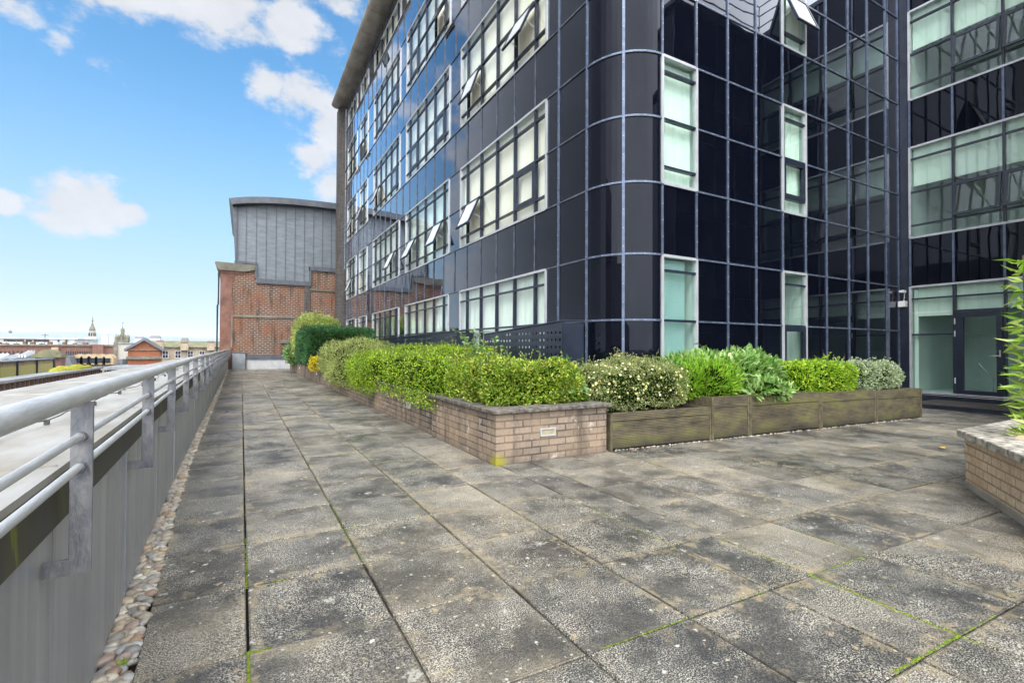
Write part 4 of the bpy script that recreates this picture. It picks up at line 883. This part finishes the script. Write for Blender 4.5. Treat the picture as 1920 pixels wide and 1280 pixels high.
bush('box_hedge', 'square clipped lime green bush on the near corner of the brick planter', 'hedge',
     [((3.0, 5.5, .82), (.62, .76, .25), 7), ((3.5, 5.1, .76), (.30, .32, .20), 3)], 'leaf_privet', 27000, .036, .024, sprigs=60, lump=(3.2, .06), jit=.75, zmin=.56)
bush('low_hedge', 'narrow clipped green hedge raised above the rest left of the perforated screen', 'hedge', [((3.3, 7.9, .98), (.38, 1.0, .25), 5)], 'leaf_lonicera', 13000, .032, .02, sprigs=20, lump=(3, .05), jit=.7)
bush('juniper', 'olive green feathery juniper drooping over the planter wall', 'shrub', [((2.75, 14.6, .82), (.85, 1.9, .55), 2.6), ((2.5, 13.2, .62), (.62, 1.2, .42), 2.3), ((3.3, 15.6, 1.05), (.8, 1.6, .4), 2.5)], 'leaf_juniper', 40000, .06, .016, lump=(2.2, .13), jit=.5, up=.15, sprigs=60)
bush('conifer_hedge', 'dark green flat topped conifer hedge beyond the juniper', 'hedge', [((3.1, 20.0, 1.28), (1.22, 1.9, .68), 9)], 'leaf_cypress', 46000, .085, .024, lump=(1.6, .05), jit=.35, up=.35, sprigs=40, thick=.2)
bush('round_shrub', 'tall rounded shrub with pale variegated leaves in front of the brick building', 'shrub', [((3.1, 25.2, 1.7), (1.02, 1.3, 1.12), 2.4), ((2.55, 24.4, 1.2), (.6, .9, .7), 2.2)], 'leaf_pale', 24000, .085, .045, lump=(1.8, .12), sprigs=140, up=.5, corek=.8)
bush('leafy_shrub', 'bright green leafy shrub at the far end of the brick planter', 'shrub', [((2.25, 25.6, .95), (.5, 1.5, .5), 2.5)], 'leaf_broad', 3200, .12, .055, lump=(3, .08), sprigs=10)
bush('golden_shrub', 'small golden yellow shrub below the dark conifer hedge', 'shrub', [((2.10, 17.3, .68), (.15, .32, .22), 2.4)], 'petal_gold', 1000, .05, .025, lump=(4, .05), sprigs=14)
bush('potentilla', 'loose grey green shrub covered in small cream flowers', 'shrub', [((4.65, 5.05, .72), (.88, .48, .32), 3.2), ((4.15, 5.15, .72), (.42, .4, .26), 2.4), ((4.85, 5.2, .86), (.5, .4, .26), 2.3)], 'leaf_cinquefoil', 30000, .026, .014, lump=(4, .06), sprigs=240, flowers=('petal_cream', 800, .019), zmin=.45, jit=.7, corek=.78)
bush('pieris', 'bush of narrow bright green leaves in the short square planter', 'shrub', [((5.95, 4.85, .78), (.42, .42, .26), 2.6), ((5.7, 5.0, .72), (.35, .35, .26), 2.4)], 'leaf_pieris', 7000, .075, .018, lump=(4, .05), up=.6, jit=.45, zmin=.5, sprigs=20)
bush('laurel', 'mounded laurel with large pale green leaves above the dark timber planter', 'shrub', [((6.9, 5.1, .82), (.95, .45, .36), 2.6), ((6.1, 5.25, .86), (.6, .35, .26), 2.4), ((6.9, 4.45, .62), (.5, .14, .10), 2.2)], 'leaf_laurel', 5600, .115, .048, lump=(3, .05), up=.35, jit=.5, zmin=.54, sprigs=16)
bush('choisya', 'clipped lime green bush between the laurel and the variegated bush', 'hedge', [((8.6, 4.85, .76), (.85, .42, .26), 6)], 'leaf_choisya', 9500, .045, .028, lump=(3.5, .03), jit=.75, zmin=.52, sprigs=16)
bush('variegated_bush', 'rounded bush with white edged leaves on the last timber planter', 'shrub', [((10.15, 4.75, .76), (.78, .42, .25), 4), ((10.6, 4.72, .72), (.42, .38, .2), 2.6)], 'leaf_variegated', 13000, .036, .024, lump=(4, .04), jit=.7, zmin=.52, sprigs=40)
def bramble(label, pts, n, l):
    t = thing('bramble', label, 'plant', pts[0], 'brambles growing through the hedges'); st = MB(); VV = []; FF = []; k = 0
    for s in range(n):
        a = Vector(pts[RNG.integers(len(pts))])+Vector(RNG.normal(0, .08, 3)); d = Vector((RNG.normal(0, .6), RNG.normal(0, .6), RNG.uniform(.1, .7))); line = [a+d*.0, a+d*.12+Vector((0, 0, .02)), a+d*.25, a+d*.36-Vector((0, 0, .03))]
        st.tube(line, .003, 4); P = np.array([line[q]*(1-f)+line[q+1]*f for q in range(3) for f in (.2, .7) for _ in range(2)]); D = RNG.normal(0, 1, (len(P), 3)); D[:, 2] = .1
        V, F = leaves(P, D, l, l*.62, up=.1, jit=.2); VV.append(V); FF.append(F+k); k += len(V)
    st.build('stems', M['bark'], t); npmesh('leaves', np.concatenate(VV), np.concatenate(FF), M['leaf_broad'], t)
bramble('serrated pale green bramble leaves beside the clipped bush on the planter corner', [(3.55, 4.95, .75), (3.8, 4.85, .66), (3.9, 4.8, .62), (3.6, 5.2, .95)], 26, .07)
bramble('pale bramble shoots poking from the top of the large yellow green hedge', [(2.95, 6.15, 1.0), (3.3, 6.3, 1.12), (3.3, 6.9, 1.25), (3.7, 8.5, 1.38)], 26, .07)
def lily():
    t = thing('lily_plant', 'tall stem plant with whorls of narrow green leaves at the right edge', 'plant', (5.55, 1.32, .44)); st = MB(); V_ = []; F_ = []; k = 0
    for (x, y, h) in ((5.74, 1.46, 1.6), (5.72, 1.42, .7), (5.90, 1.48, 1.0), (5.86, 1.36, .8)):
        top = Vector((x-.03, y, .44+h)); base = Vector((x, y, .44)); st.tube([base, (base+top)/2+Vector((.02, 0, 0)), top], .007, 6)
        z = .1
        while z < h:
            m_ = 8; P = np.tile(np.array(base+(top-base)*(z/h)), (m_, 1)); an = np.arange(m_)*2*PI/m_+z*9; D = np.stack([np.cos(an), np.sin(an), np.full(m_, .25)], 1)
            V, F = leaves(P, D, .155, .034, up=-.1, jit=.28); V_.append(V); F_.append(F+k); k += len(V); z += .08
    st.build('stem', M['bark'], t); npmesh('leaves', np.concatenate(V_), np.concatenate(F_), M['leaf_lily'], t)
lily()
def small_leaf(name, label, x, y, s, mat, curl=.3):
    m = MB(); n = len(m.v)
    for i in range(7):
        u = i/6*2-1; w_ = .42*(1-u*u)**.7+.01
        m.v += [(x+s*u, y-s*w_, .003+s*curl*(u*u*.5+.15)), (x+s*u, y, .003+s*curl*u*u*.5), (x+s*u, y+s*w_, .003+s*curl*(u*u*.5+.2))]
    for i in range(6):
        for j in range(2): a = i*3+j; m.f.append((a, a+3, a+4, a+1))
    o = m.build(name, M[mat]); o.modifiers.new('s', 'SOLIDIFY').thickness = .001; tag(o, label, 'leaf'); return o
def gp(px, py):
    r = sight(px, py); t = -EYE/r.z; return r.x*t, r.y*t
for i, (px, py, s, mm, lab) in enumerate([(1767, 840, .07, 'ochre_leaf', 'large dry orange leaf lying on the paving near the cream planter'), (1246, 965, .018, 'dead_leaf', 'small dark brown dead leaf on the slabs in the middle of the terrace'), (1439, 977, .02, 'dead_leaf', 'small reddish dead leaf on a paving joint right of the dark leaf'), (1321, 822, .05, 'dead_leaf', 'curled red brown leaf against the foot of the low timber planter')]):
    x, y = gp(px, py); small_leaf('fallen_leaf', lab, x, y, s, mm)
def weed(label, x, y, n, l, z=0):
    t = thing('weed', label, 'plant', (x, y, z)); P = np.tile([x, y, z+.004], (n, 1))+RNG.normal(0, .01, (n, 3))*[1, 1, 0]; D = np.stack([np.cos(np.arange(n)*2.4), np.sin(np.arange(n)*2.4), np.full(n, .35)], 1)
    V, F = leaves(P, D, l, l*.45, up=0, jit=.2); npmesh('leaves', V, F, M['leaf_pieris'], t)
x, y = gp(1905, 965); weed('small green weed at the foot of the cream brick planter', x, y, 12, .06)
x, y = gp(228, 1245); weed('tiny green weed sprouting among the pebbles in the gutter', x, y, 12, .022, 0)

# ------------------------------------------------------------------ the town beyond the parapet
def facade_windows(parent, Y, x0, x1, n, z0, z1, wf=.45, mat='dark_window', frame=None, arch=False):
    for i in range(n):
        cx = x0+(x1-x0)*(i+.5)/n; hw = (x1-x0)/n*wf/2; m = MB(); m.box(cx-hw, Y-.06, z0, cx+hw, Y+.2, z1); w = m.build('window', M[mat], parent)
        if frame:
            f = MB(); fr = hw*.22
            for q in ((cx-hw-fr, z0, cx-hw, z1), (cx+hw, z0, cx+hw+fr, z1), (cx-hw-fr, z1, cx+hw+fr, z1+fr), (cx-hw-fr*1.5, z0-fr, cx+hw+fr*1.5, z0), (cx-hw, (z0+z1)/2-fr*.25, cx+hw, (z0+z1)/2+fr*.25), (cx-fr*.2, z0, cx+fr*.2, z1)):
                f.box(q[0], Y-.09, q[1], q[2], Y-.062, q[3])
            f.build('frame', M[frame], w)
def neighbour():
    t = thing('neighbour_building', 'neighbouring stone building with a pale lead roof and brown bracket cornice', 'building', (-9, 30, -18))
    w = MB(); w.box(-13, 16, -18, -7.25, 34, -.5); w.build('wall', M['sandstone_tan'], t)
    r = MB(); r.hexa([(-12.4, 16, -1.1), (-7.5, 16, -.5), (-7.5, 34.2, -.5), (-12.4, 34.2, -1.1), (-12.4, 16, -.75), (-7.5, 16, -.1), (-7.5, 34.2, -.1), (-12.4, 34.2, -.75)]); r.box(-7.5, 16, -.3, -6.85, 34.2, .1); r.build('roof', M['lead_grey'], t)
    e = MB(); e.box(-6.845, 15.9, .02, -6.76, 34.3, .115); e.build('gutter', M['steel_white'], t)
    b = MB()
    for y in np.arange(16.2, 34, .42): b.box(-7.24, y, -.48, -6.82, y+.2, -.03)
    b.build('bracket', M['red_stone'], t); f = MB(); f.box(-7.24, 16, -1.1, -7.1, 34, -.55); f.build('frieze', M['sandstone_dark'], t)
    P, F = core('', (-7.4, 31.5, .06), (.5, 2.6, .22), 2.2, (3, .05), 1, 1); mm = MB(); mm.v = [tuple(p) for p in P]; mm.f = F; tag(mm.build('moss_cushion', M['moss_yellow'], None, True), 'yellow green moss mound on the lead roof of the neighbouring building', 'moss')
    c = thing('balustrade', 'stone roof balustrade with mossy yellow panels and dark iron posts', 'balustrade', (-12.5, 42, -1))
    m = MB(); m.box(-12.5, 30, -18, -12.1, 47, .0); m.build('panel', M['mossy_panel'], c); k = MB(); k.box(-12.6, 30, .29, -12.02, 47, .36); k.build('rail', M['lead_grey'], c)
    g_ = MB()
    for y in np.arange(30, 47, .22): g_.box(-12.3, y, .002, -12.12, y+.14, .288)
    g_.build('baluster', M['sandstone_tan'], c); p = MB()
    for y in (37.8, 40.4, 43.6, 46.9): p.box(-12.09, y, -.7, -12.0, y+.07, .36)
    p.build('post', M['bar_dark'], c)
neighbour()
def block(name, label, cat, x0, x1, ytop, Y, mat, ybot=720, depth=None, zb=-18):
    a = sy(x0, ytop, Y); b = sy(x1, ytop, Y); t = thing(name, label, cat, ((a[0]+b[0])/2, Y, -18)); m = MB(); z = (a[2]+b[2])/2
    m.box(a[0], Y, zb, b[0], Y+(depth or (b[0]-a[0])), z); m.build('wall', M[mat], t); return t, a[0], b[0], z
def zat(y, Y, x=200): return sy(x, y, Y)[2]
def hip(t, x0, x1, Y0, Y1, z0, z1, ins, mat, name='roof'):
    m = MB(); m.hexa([(x0, Y0, z0), (x1, Y0, z0), (x1, Y1, z0), (x0, Y1, z0), (x0+ins, Y0+ins, z1), (x1-ins, Y0+ins, z1), (x1-ins, Y1-ins, z1), (x0+ins, Y1-ins, z1)]); return m.build(name, M[mat], t)
# curved pediment house
t, a, b, z = block('pediment_house', 'brown stone house with a mossy curved pediment behind the balustrade', 'house', 66, 113, 669, 60, 'red_stone', depth=1.6)
m = MB(); xc = (a+b)/2; hw = (b-a)/2*1.18; zt = zat(655, 60, 90); n = 18
arc = [(xc+hw*u, z+(zt-z)*(.35+.65*max(0, 1-(u/.62)**2)**.6 if abs(u) < .62 else .35)) for u in np.linspace(-1, 1, n)]
m.wall([(xc-hw, z-.05)]+[(xc+hw, z-.05)]+arc[::-1], 59.6, 61.5); m.build('pediment', M['slate_mossy'], t); facade_windows(t, 60, a+.3, b-.3, 5, z-1.4, z-.5, .5)

# mansard terrace with dormers
t, a, b, z = block('mansard_house', 'tan stone house with slate mansard roof and a row of dormers', 'house', 141, 211, 684, 90, 'sandstone_tan', depth=5)
zt = zat(664, 90, 170); hip(t, a-.4, b+.2, 89.7, 95, z, zt, 1.2, 'slate', 'mansard_roof'); facade_windows(t, 90, a+.2, b-.2, 9, zat(704, 90, 170), zat(689, 90, 170), .38)
for i, px in enumerate((147, 162, 175, 189, 204)):
    xc, _, _ = sy(px, 675, 90); d = MB(); zz0, zz1 = zat(683, 90, px), zat(671, 90, px); d.wall([(xc-.62, zz0), (xc+.62, zz0), (xc+.62, zz1), (xc+.35, zz1+.4), (xc, zz1+.55), (xc-.35, zz1+.4), (xc-.62, zz1)], 89.5, 91.8); dm = d.build('dormer', M['sandstone_tan'], t); q = MB(); q.box(xc-.28, 89.42, zz0+.25, xc+.28, 89.48, zz1); q.build('window', M['dark_window'], dm)
sr = thing('slate_roof', 'plain grey slate side roof left of the mansard house', 'roof', (sy(125, 690, 86)[0], 88, -18)); m = MB(); p = [sy(112, 666, 90), sy(134, 666, 90), sy(143, 690, 86), (sy(143, 690, 86)[0], 86, -18), (sy(108, 690, 86)[0], 86, -18), sy(108, 690, 86)]
m.wall([(q[0], q[2]) for q in (sy(110, 705, 88), sy(142, 700, 88), sy(140, 684, 88), sy(134, 667, 88), sy(113, 667, 88))], 87, 99); m.build('slates', M['slate'], sr)
# long brown arcade
t, a, b, z = block('brown_warehouse', 'long brown brick warehouse with a row of dark arched openings', 'warehouse', -60, 212, 648, 140, 'far_brick', depth=25)
m = MB(); m.box(a, 139.6, z, b, 165.2, z+.35); m.build('parapet', M['sandstone_dark'], t); facade_windows(t, 140, sy(122, 670, 140)[0], b-2, 16, zat(666, 140, 170), zat(658, 140, 170), .6); facade_windows(t, 140, a+2, sy(60, 670, 140)[0], 12, zat(666, 140, 30), zat(658, 140, 30), .5)
rd_ = random.Random(9)
for px in (8, 22, 41, 57, 72, 88, 104, 131, 150, 171): 
    xc = sy(px, 0, 141)[0]; h_ = rd_.uniform(.5, 1.0); m = MB(); m.box(xc-rd_.uniform(.2, .5), 141, z+.352, xc+.3, 142.2, z+h_); ch = m.build('chimney', M['far_brick'], t); q = MB(); q.lathe(xc, 141.6, [(.12, z+h_), (.1, z+h_+.45)], 6); q.build('chimney_pot', M['sandstone_tan'], ch)
m = MB(); m.tube([(sy(96, 0, 141)[0], 141, z), (sy(96, 0, 141)[0], 141, z+2.6)], .06, 5); m.tube([(sy(96, 0, 141)[0]-.6, 141, z+2.3), (sy(96, 0, 141)[0]+.6, 141, z+2.3)], .05, 5); m.build('aerial', M['bar_dark'], t)
m = MB(); xa, xb = sy(186, 0, 140)[0], sy(206, 0, 140)[0]; m.box(xa, 139.2, -18, xb, 142, zat(646, 140, 196)); m.build('stair_tower', M['far_brick'], t)
m = MB(); xa, xb = sy(111, 0, 140)[0], sy(123, 0, 140)[0]; m.box(xa, 139.0, -18, xb, 141, zat(651, 140, 116)); m.build('chimney', M['sandstone_tan'], t)
# red gable
t, a, b, z = block('gabled_house', 'orange red brick gable end with dark verges and a stone band', 'house', 240, 301, 655, 80, 'gable_brick', depth=1.5)
za = zat(638, 80, 271); xc = (a+b)/2; m = MB(); m.wall([(a, z), (b, z), (xc, za)], 80.001, 81.4); m.build('gable', M['gable_brick'], t)
m = MB()
for s, (xa, xb) in ((1, (a-.35, xc)), (-1, (b+.35, xc))): m.wall([(xa, z-.25), (xa, z+.08), (xb, za+.35), (xb, za-.02)] if s == 1 else [(xa, z+.08), (xa, z-.25), (xb, za-.02), (xb, za+.35)], 79.6, 81.6)
m.build('roof', M['slate'], t); m = MB(); m.box(a-.15, 79.7, zat(673, 80, 270), b+.15, 80, zat(668, 80, 270)); m.box(a, 79.85, z-.12, b, 80, z+.03); m.build('stone_band', M['sandstone_dark'], t)
# plain pale stone block behind
t, a, b, z = block('stone_block', 'plain pale stone building end with a flat wallhead and downpipe', 'building', 213, 262, 644, 110, 'sandstone_pale', depth=20)
m = MB(); x_ = sy(224, 0, 110)[0]; m.box(x_, 109.7, -18, x_+.5, 110, z+.3); m.build('flue', M['sandstone_dark'], t); m = MB(); m.box(a-.2, 109.8, z, b, 130, z+.15); m.build('coping', M['lead_grey'], t)
m = MB(); m.wall([(sy(217, 0, 100)[0], zat(684, 100)), (sy(243, 0, 100)[0], zat(684, 100)), (sy(243, 0, 100)[0], zat(674, 100)), (sy(236, 0, 100)[0], zat(673, 100))], 99, 108); tag(m.build('porch_roof', M['slate'], None), 'small grey slate roof in front of the plain stone block', 'roof')
# sandstone terrace with slate roof
t, a, b, z = block('sandstone_terrace', 'long blond sandstone terrace with mossy slate roof and sash windows', 'house', 302, 414, 651, 100, 'sandstone', depth=14)
zr = zat(639, 104, 350); m = MB(); m.hexa([(a-3, 99.6, z), (b+2, 99.6, z), (b+2, 114, z), (a-3, 114, z), (a-3, 105, zr), (b+2, 105, zr), (b+2, 108, zr), (a-3, 108, zr)]); m.build('roof', M['slate_mossy'], t)
for px in (320, 343.5, 366.5, 388): 
    xc = sy(px, 0, 100)[0]; hw = .36; m = MB(); z0, z1 = zat(670.5, 100, px), zat(658.5, 100, px); m.box(xc-hw, 99.95, z0, xc+hw, 100.1, z1); w = m.build('window', M['dark_window'], t); f = MB()
    for q in ((-hw-.09, z0, -hw, z1), (hw, z0, hw+.09, z1), (-hw-.09, z1, hw+.09, z1+.08), (-hw, (z0+z1)/2-.04, hw, (z0+z1)/2+.04), (-.03, z0, .03, z1), (-hw-.15, z0-.1, hw+.15, z0)): f.box(xc+q[0], 99.85, q[1], xc+q[2], 99.94, q[3])
    f.build('frame', M['steel_white'], w)
for px, hh in ((309, 641), (355, 644), (404, 643)): 
    m = MB(); xc = sy(px, 0, 99)[0]; m.box(xc-.55, 98.9, z-.5, xc+.55, 99.9, zat(hh, 99, px)); ch = m.build('chimney', M['sandstone'], t); q = MB()
    for i in range(5): q.lathe(xc-.42+i*.21, 99.3, [(.07, zat(hh, 99, px)), (.06, zat(hh, 99, px)+.35)], 6)
    q.build('chimney_pot', M['red_stone'], ch)
m = MB()
for px in (300.5, 306, 310): x_ = sy(px, 0, 98)[0]; m.tube([(x_, 97.5, -18), (x_, 97.5, z)], .06, 5)
m.build('downpipe', M['steel_white'], t)
# white modern block
t, a, b, z = block('white_office', 'long white modern office block with a dark ribbon of windows', 'building', -80, 140, 634.5, 220, 'white_render', depth=30)
for xa, xb in ((-60, 7), (20, 105), (120, 123), (134, 138)): m = MB(); m.box(sy(xa, 0, 220)[0], 219.7, zat(640.5, 220, 70), sy(xb, 0, 220)[0], 220.05, zat(636.5, 220, 70)); m.build('window_band', M['dark_window'], t)
m = MB(); m.box(a-1, 219, z, b+1, 251, z+.3); m.build('roof', M['white_render'], t)
t, a, b, z = block('white_shed', 'broad white flat roofed hall in front of the white office block', 'building', -40, 108, 641.5, 190, 'white_render', depth=20)
t, a, b, z = block('flat_roof_hall', 'low pale flat roofed hall right of the white office block', 'building', 105, 186, 645.5, 200, 'pale_concrete', depth=20)
# domed church tower
def tower_a():
    Y = 300; xc = sy(183.7, 0, Y)[0]; s = lambda px: px/1.0*Y*1.12/FOC*1.0; zz = lambda y: zat(y, Y, 184)
    t = thing('domed_church_tower', 'tall pale stone church tower with domed top and cross', 'tower', (xc, Y, -18))
    k = .5*s(1)
    m = MB(); m.box(xc-8.7*k*1.1, Y-8*k, -18, xc+8.7*k*1.1, Y+8*k, zz(636)); m.build('shaft', M['sandstone_pale'], t); m = MB(); m.lathe(xc, Y, [(9.5*k, zz(636)), (9.5*k, zz(634)), (7.5*k, zz(632)), (6.6*k, zz(631.5)), (6.6*k, zz(622.5)), (7.4*k, zz(622)), (7.4*k, zz(620.5)), (6.2*k, zz(620.3))], 8, PI/8); m.build('belfry', M['sandstone_pale'], t)
    for i in range(8): q = PI*i/4; o = MB(); c = Vector((xc+6.45*k*math.cos(q), Y+6.45*k*math.sin(q), 0)); o.box(c.x-1.2*k, c.y-1.2*k, zz(630), c.x+1.2*k, c.y+1.2*k, zz(624)); o.build('opening', M['dark_window'], t)
    m = MB(); m.lathe(xc, Y, [(6.4*k, zz(620.3)), (6.5*k, zz(618)), (5.6*k, zz(614.5)), (4.0*k, zz(612)), (2.9*k, zz(611)), (2.9*k, zz(608.5)), (1.5*k, zz(607)), (1.1*k, zz(603.5)), (2.2*k, zz(602)), (2.0*k, zz(600.8)), (.3*k, zz(600))], 12); m.build('dome', M['sandstone_dark'], t, True)
    m = MB(); m.box(xc-.25*k, Y-.2, zz(600.3), xc+.25*k, Y+.2, zz(594.5)); m.box(xc-1.3*k, Y-.2, zz(597.3), xc-.26*k, Y+.2, zz(596.7)); m.box(xc+.26*k, Y-.2, zz(597.3), xc+1.3*k, Y+.2, zz(596.7)); m.build('cross', M['bar_dark'], t)
tower_a()
def tower_b():
    Y = 170; xc = sy(240, 0, Y)[0]; zz = lambda y: zat(y, Y, 240); k = Y*1.12/FOC*.5
    t = thing('crown_steeple', 'dark gothic crown steeple with corner pinnacles and a weathervane', 'tower', (xc, Y, -18))
    m = MB(); m.box(xc-12.5*k, Y-12*k, -18, xc+12.5*k, Y+12*k, zz(637)); m.build('shaft', M['sandstone_dark'], t)
    for sx in (-1, 1):
        for q in (-1, 1): m = MB(); m.lathe(xc+sx*11.5*k, Y+q*11*k, [(2.6*k, zz(641)), (2.3*k, zz(634)), (2.8*k, zz(633.5)), (1.4*k, zz(630)), (.2*k, zz(625.5))], 8); m.build('pinnacle', M['slate_mossy'], t)
    for i in range(8):
        q = PI*i/4; m = MB(); m.tube([(xc+11*k*math.cos(q), Y+11*k*math.sin(q), zz(637)), (xc+8*k*math.cos(q), Y+8*k*math.sin(q), zz(631)), (xc+3.5*k*math.cos(q), Y+3.5*k*math.sin(q), zz(626.5))], [1.7*k, 1.5*k, 1.3*k], 6); m.build('flying_rib', M['sandstone_dark'], t)
    m = MB(); m.lathe(xc, Y, [(7*k, zz(638)), (6.4*k, zz(633)), (4*k, zz(628))], 8); m.lathe(xc, Y, [(4.2*k, zz(628)), (3.6*k, zz(624)), (4.4*k, zz(623.3)), (4.4*k, zz(619)), (2.2*k, zz(618.5)), (1.1*k, zz(613.5)), (.2*k, zz(611))], 8)
    for i in range(8): q = PI*i/4; m.lathe(xc+4.2*k*math.cos(q), Y+4.2*k*math.sin(q), [(.6*k, zz(620)), (.15*k, zz(616))], 5)
    m.build('crown', M['slate_mossy'], t); m = MB(); m.tube([(xc, Y, zz(611)), (xc, Y, zz(604.5))], .3*k, 4); m.box(xc-1.5*k, Y-.05, zz(606), xc+1.8*k, Y+.05, zz(605)); m.build('weathervane', M['bar_dark'], t)
tower_b()
# pale far things in the haze
for (x0, x1, yt, Y, lab) in ((190, 202, 629.5, 700, 'pale stepped block far off just right of the domed tower'), (200, 214, 631.5, 760, 'pale far block with a scaffold like top between the two towers'), (150, 152, 632, 1500, 'thin hazy tower block, left one of the distant pair'), (157, 167, 633, 1500, 'hazy square tower block beside the thin one'), (143, 149, 632.5, 1600, 'small hazy tower block far left of the domed tower')):
    t, a, b, z = block('distant_block', lab, 'building', x0, x1, yt, Y, 'pale_concrete'); m = MB(); m.box(a+(b-a)*.3, Y+1, z, b-(b-a)*.3, Y+(b-a)*.6, z+1.6); m.build('plant_room', M['pale_concrete'], t)
for (x0, x1, yt, yb, Y, lab) in ((263, 278, 631, 634, 600, 'hazy domed pavilion roof just right of the crown steeple'), (291, 309, 629, 633, 600, 'larger hazy pavilion roof above the red gable'), (349, 362, 633, 640, 320, 'small grey pavilion roof rising behind the terrace roof')):
    xa, xb = sy(x0, 0, Y)[0], sy(x1, 0, Y)[0]; t = thing('pavilion_roof', lab, 'building', ((xa+xb)/2, Y, -18)); w = xb-xa; z1, z2 = zat(yb, Y, x0), zat(yt, Y, x0)
    m = MB(); m.box(xa, Y, -18, xb, Y+w, z1); m.build('wall', M['pale_concrete'], t); hip(t, xa-w*.08, xb+w*.08, Y-w*.08, Y+w*1.08, z1, z2, w*.18, 'slate'); m = MB(); m.box(xa+w*.12, Y+w*.12, z2, xb-w*.12, Y+w*.88, z2+w*.05); m.build('cresting', M['pale_concrete'], t)
Y = 900; xc = sy(31.5, 0, Y)[0]; k = Y*1.2/FOC*.5; t = thing('water_tower', 'slender distant tower with a dark bulb top against the hills', 'tower', (xc, Y, -18)); m = MB(); m.lathe(xc, Y, [(1.3*k, -18), (1.0*k, zat(624, Y, 31))], 10); m.build('shaft', M['pale_concrete'], t); m = MB(); m.lathe(xc, Y, [(1.2*k, zat(625, Y, 31)), (3.4*k, zat(622.5, Y, 31)), (3.2*k, zat(621, Y, 31)), (1*k, zat(619.5, Y, 31)), (.3*k, zat(618, Y, 31))], 12); m.build('bulb', M['slate'], t)
# roofs and skylights left, between balustrade and pediment house
t = thing('lead_roofs', 'group of low grey lead roof slopes with white skylights at the left edge', 'roof', (sy(30, 670, 75)[0], 75, -18))
for (x0, y0, x1, y1, Y) in ((-40, 678, 48, 664, 70), (5, 676, 60, 662, 78), (40, 672, 76, 665, 66)):
    a = sy(x0, y0, Y); b = sy(x1, y1, Y+8); m = MB(); m.hexa([(a[0], Y, -18), (b[0], Y, -18), (b[0], Y+9, -18), (a[0], Y+9, -18), (a[0], Y, a[2]), (b[0], Y, a[2]-.3), (b[0], Y+9, b[2]), (a[0], Y+9, b[2])]); rr_ = m.build('roof_slope', M['lead_grey'], t)
    q = MB(); w = b[0]-a[0]
    for i in range(3): X = a[0]+w*(.15+.28*i); q.hexa([(X, Y+1.5, a[2]+.15), (X+w*.16, Y+1.5, a[2]+.05), (X+w*.16, Y+4, a[2]+.35), (X, Y+4, a[2]+.45), (X, Y+1.5, a[2]+.4), (X+w*.16, Y+1.5, a[2]+.3), (X+w*.16, Y+4, a[2]+.75), (X, Y+4, a[2]+.85)])
    q.build('skylight', M['white_render'], rr_)
sr_ = thing('rooftop_shelf', 'small flat lead canopy roof in front of the mansard house', 'roof', (sy(240, 690, 40)[0], 40, -18)); a = sy(200, 687, 45); b = sy(262, 685, 45); MB().box(a[0], 45, -18, b[0], 50, a[2]-.25).build('wall', M['bar_dark'], sr_); MB().box(a[0]-.3, 44.7, a[2]-.24, b[0]+.3, 50, a[2]-.05).build('roof', M['lead_grey'], sr_)
# sandstone building across the street, seen only in the curved glass
t = thing('sandstone_church', 'brown sandstone gabled church mirrored in the curved black glass corner', 'church', (-26, -8, -18)); m = MB(); m.box(-34, -20, -18, -20, 2, 1.5); m.build('wall', M['sandstone'], t)
m = MB(); m.hexa([(-34.3, -20.3, 1.5), (-19.7, -20.3, 1.5), (-19.7, 2.3, 1.5), (-34.3, 2.3, 1.5), (-27.3, -20.3, 9), (-26.7, -20.3, 9), (-26.7, 2.3, 9), (-27.3, 2.3, 9)]); m.build('roof', M['slate'], t); facade_windows(t, -20, -33, -21, 4, -4, 0)
m = MB(); m.box(-24, 3, -18, -19.5, 7.5, 7); m.build('tower', M['sandstone'], t); m = MB(); m.lathe(-21.75, 5.25, [(3.1, 7), (.15, 16)], 8, PI/8); m.build('spire', M['sandstone_dark'], t)

# ------------------------------------------------------------------ haze over the town
HAZE = 1
if HAZE:
    m = bpy.data.materials.new('haze'); m.use_nodes = True; t = m.node_tree; t.nodes.remove(t.nodes['Principled BSDF']); pv = nd(t, 'ShaderNodeVolumePrincipled', i_Density=.00015); pv.inputs['Color'].default_value = (.72, .83, .95, 1); pv.inputs['Anisotropy'].default_value = 0
    t.links.new(pv.outputs[0], t.nodes['Material Output'].inputs['Volume'])
    tag(MB().box(-8000, -4000, -19, 8000, 7600, 190).build('haze', m), 'thin pale haze hanging over the town', 'haze', kind='stuff')
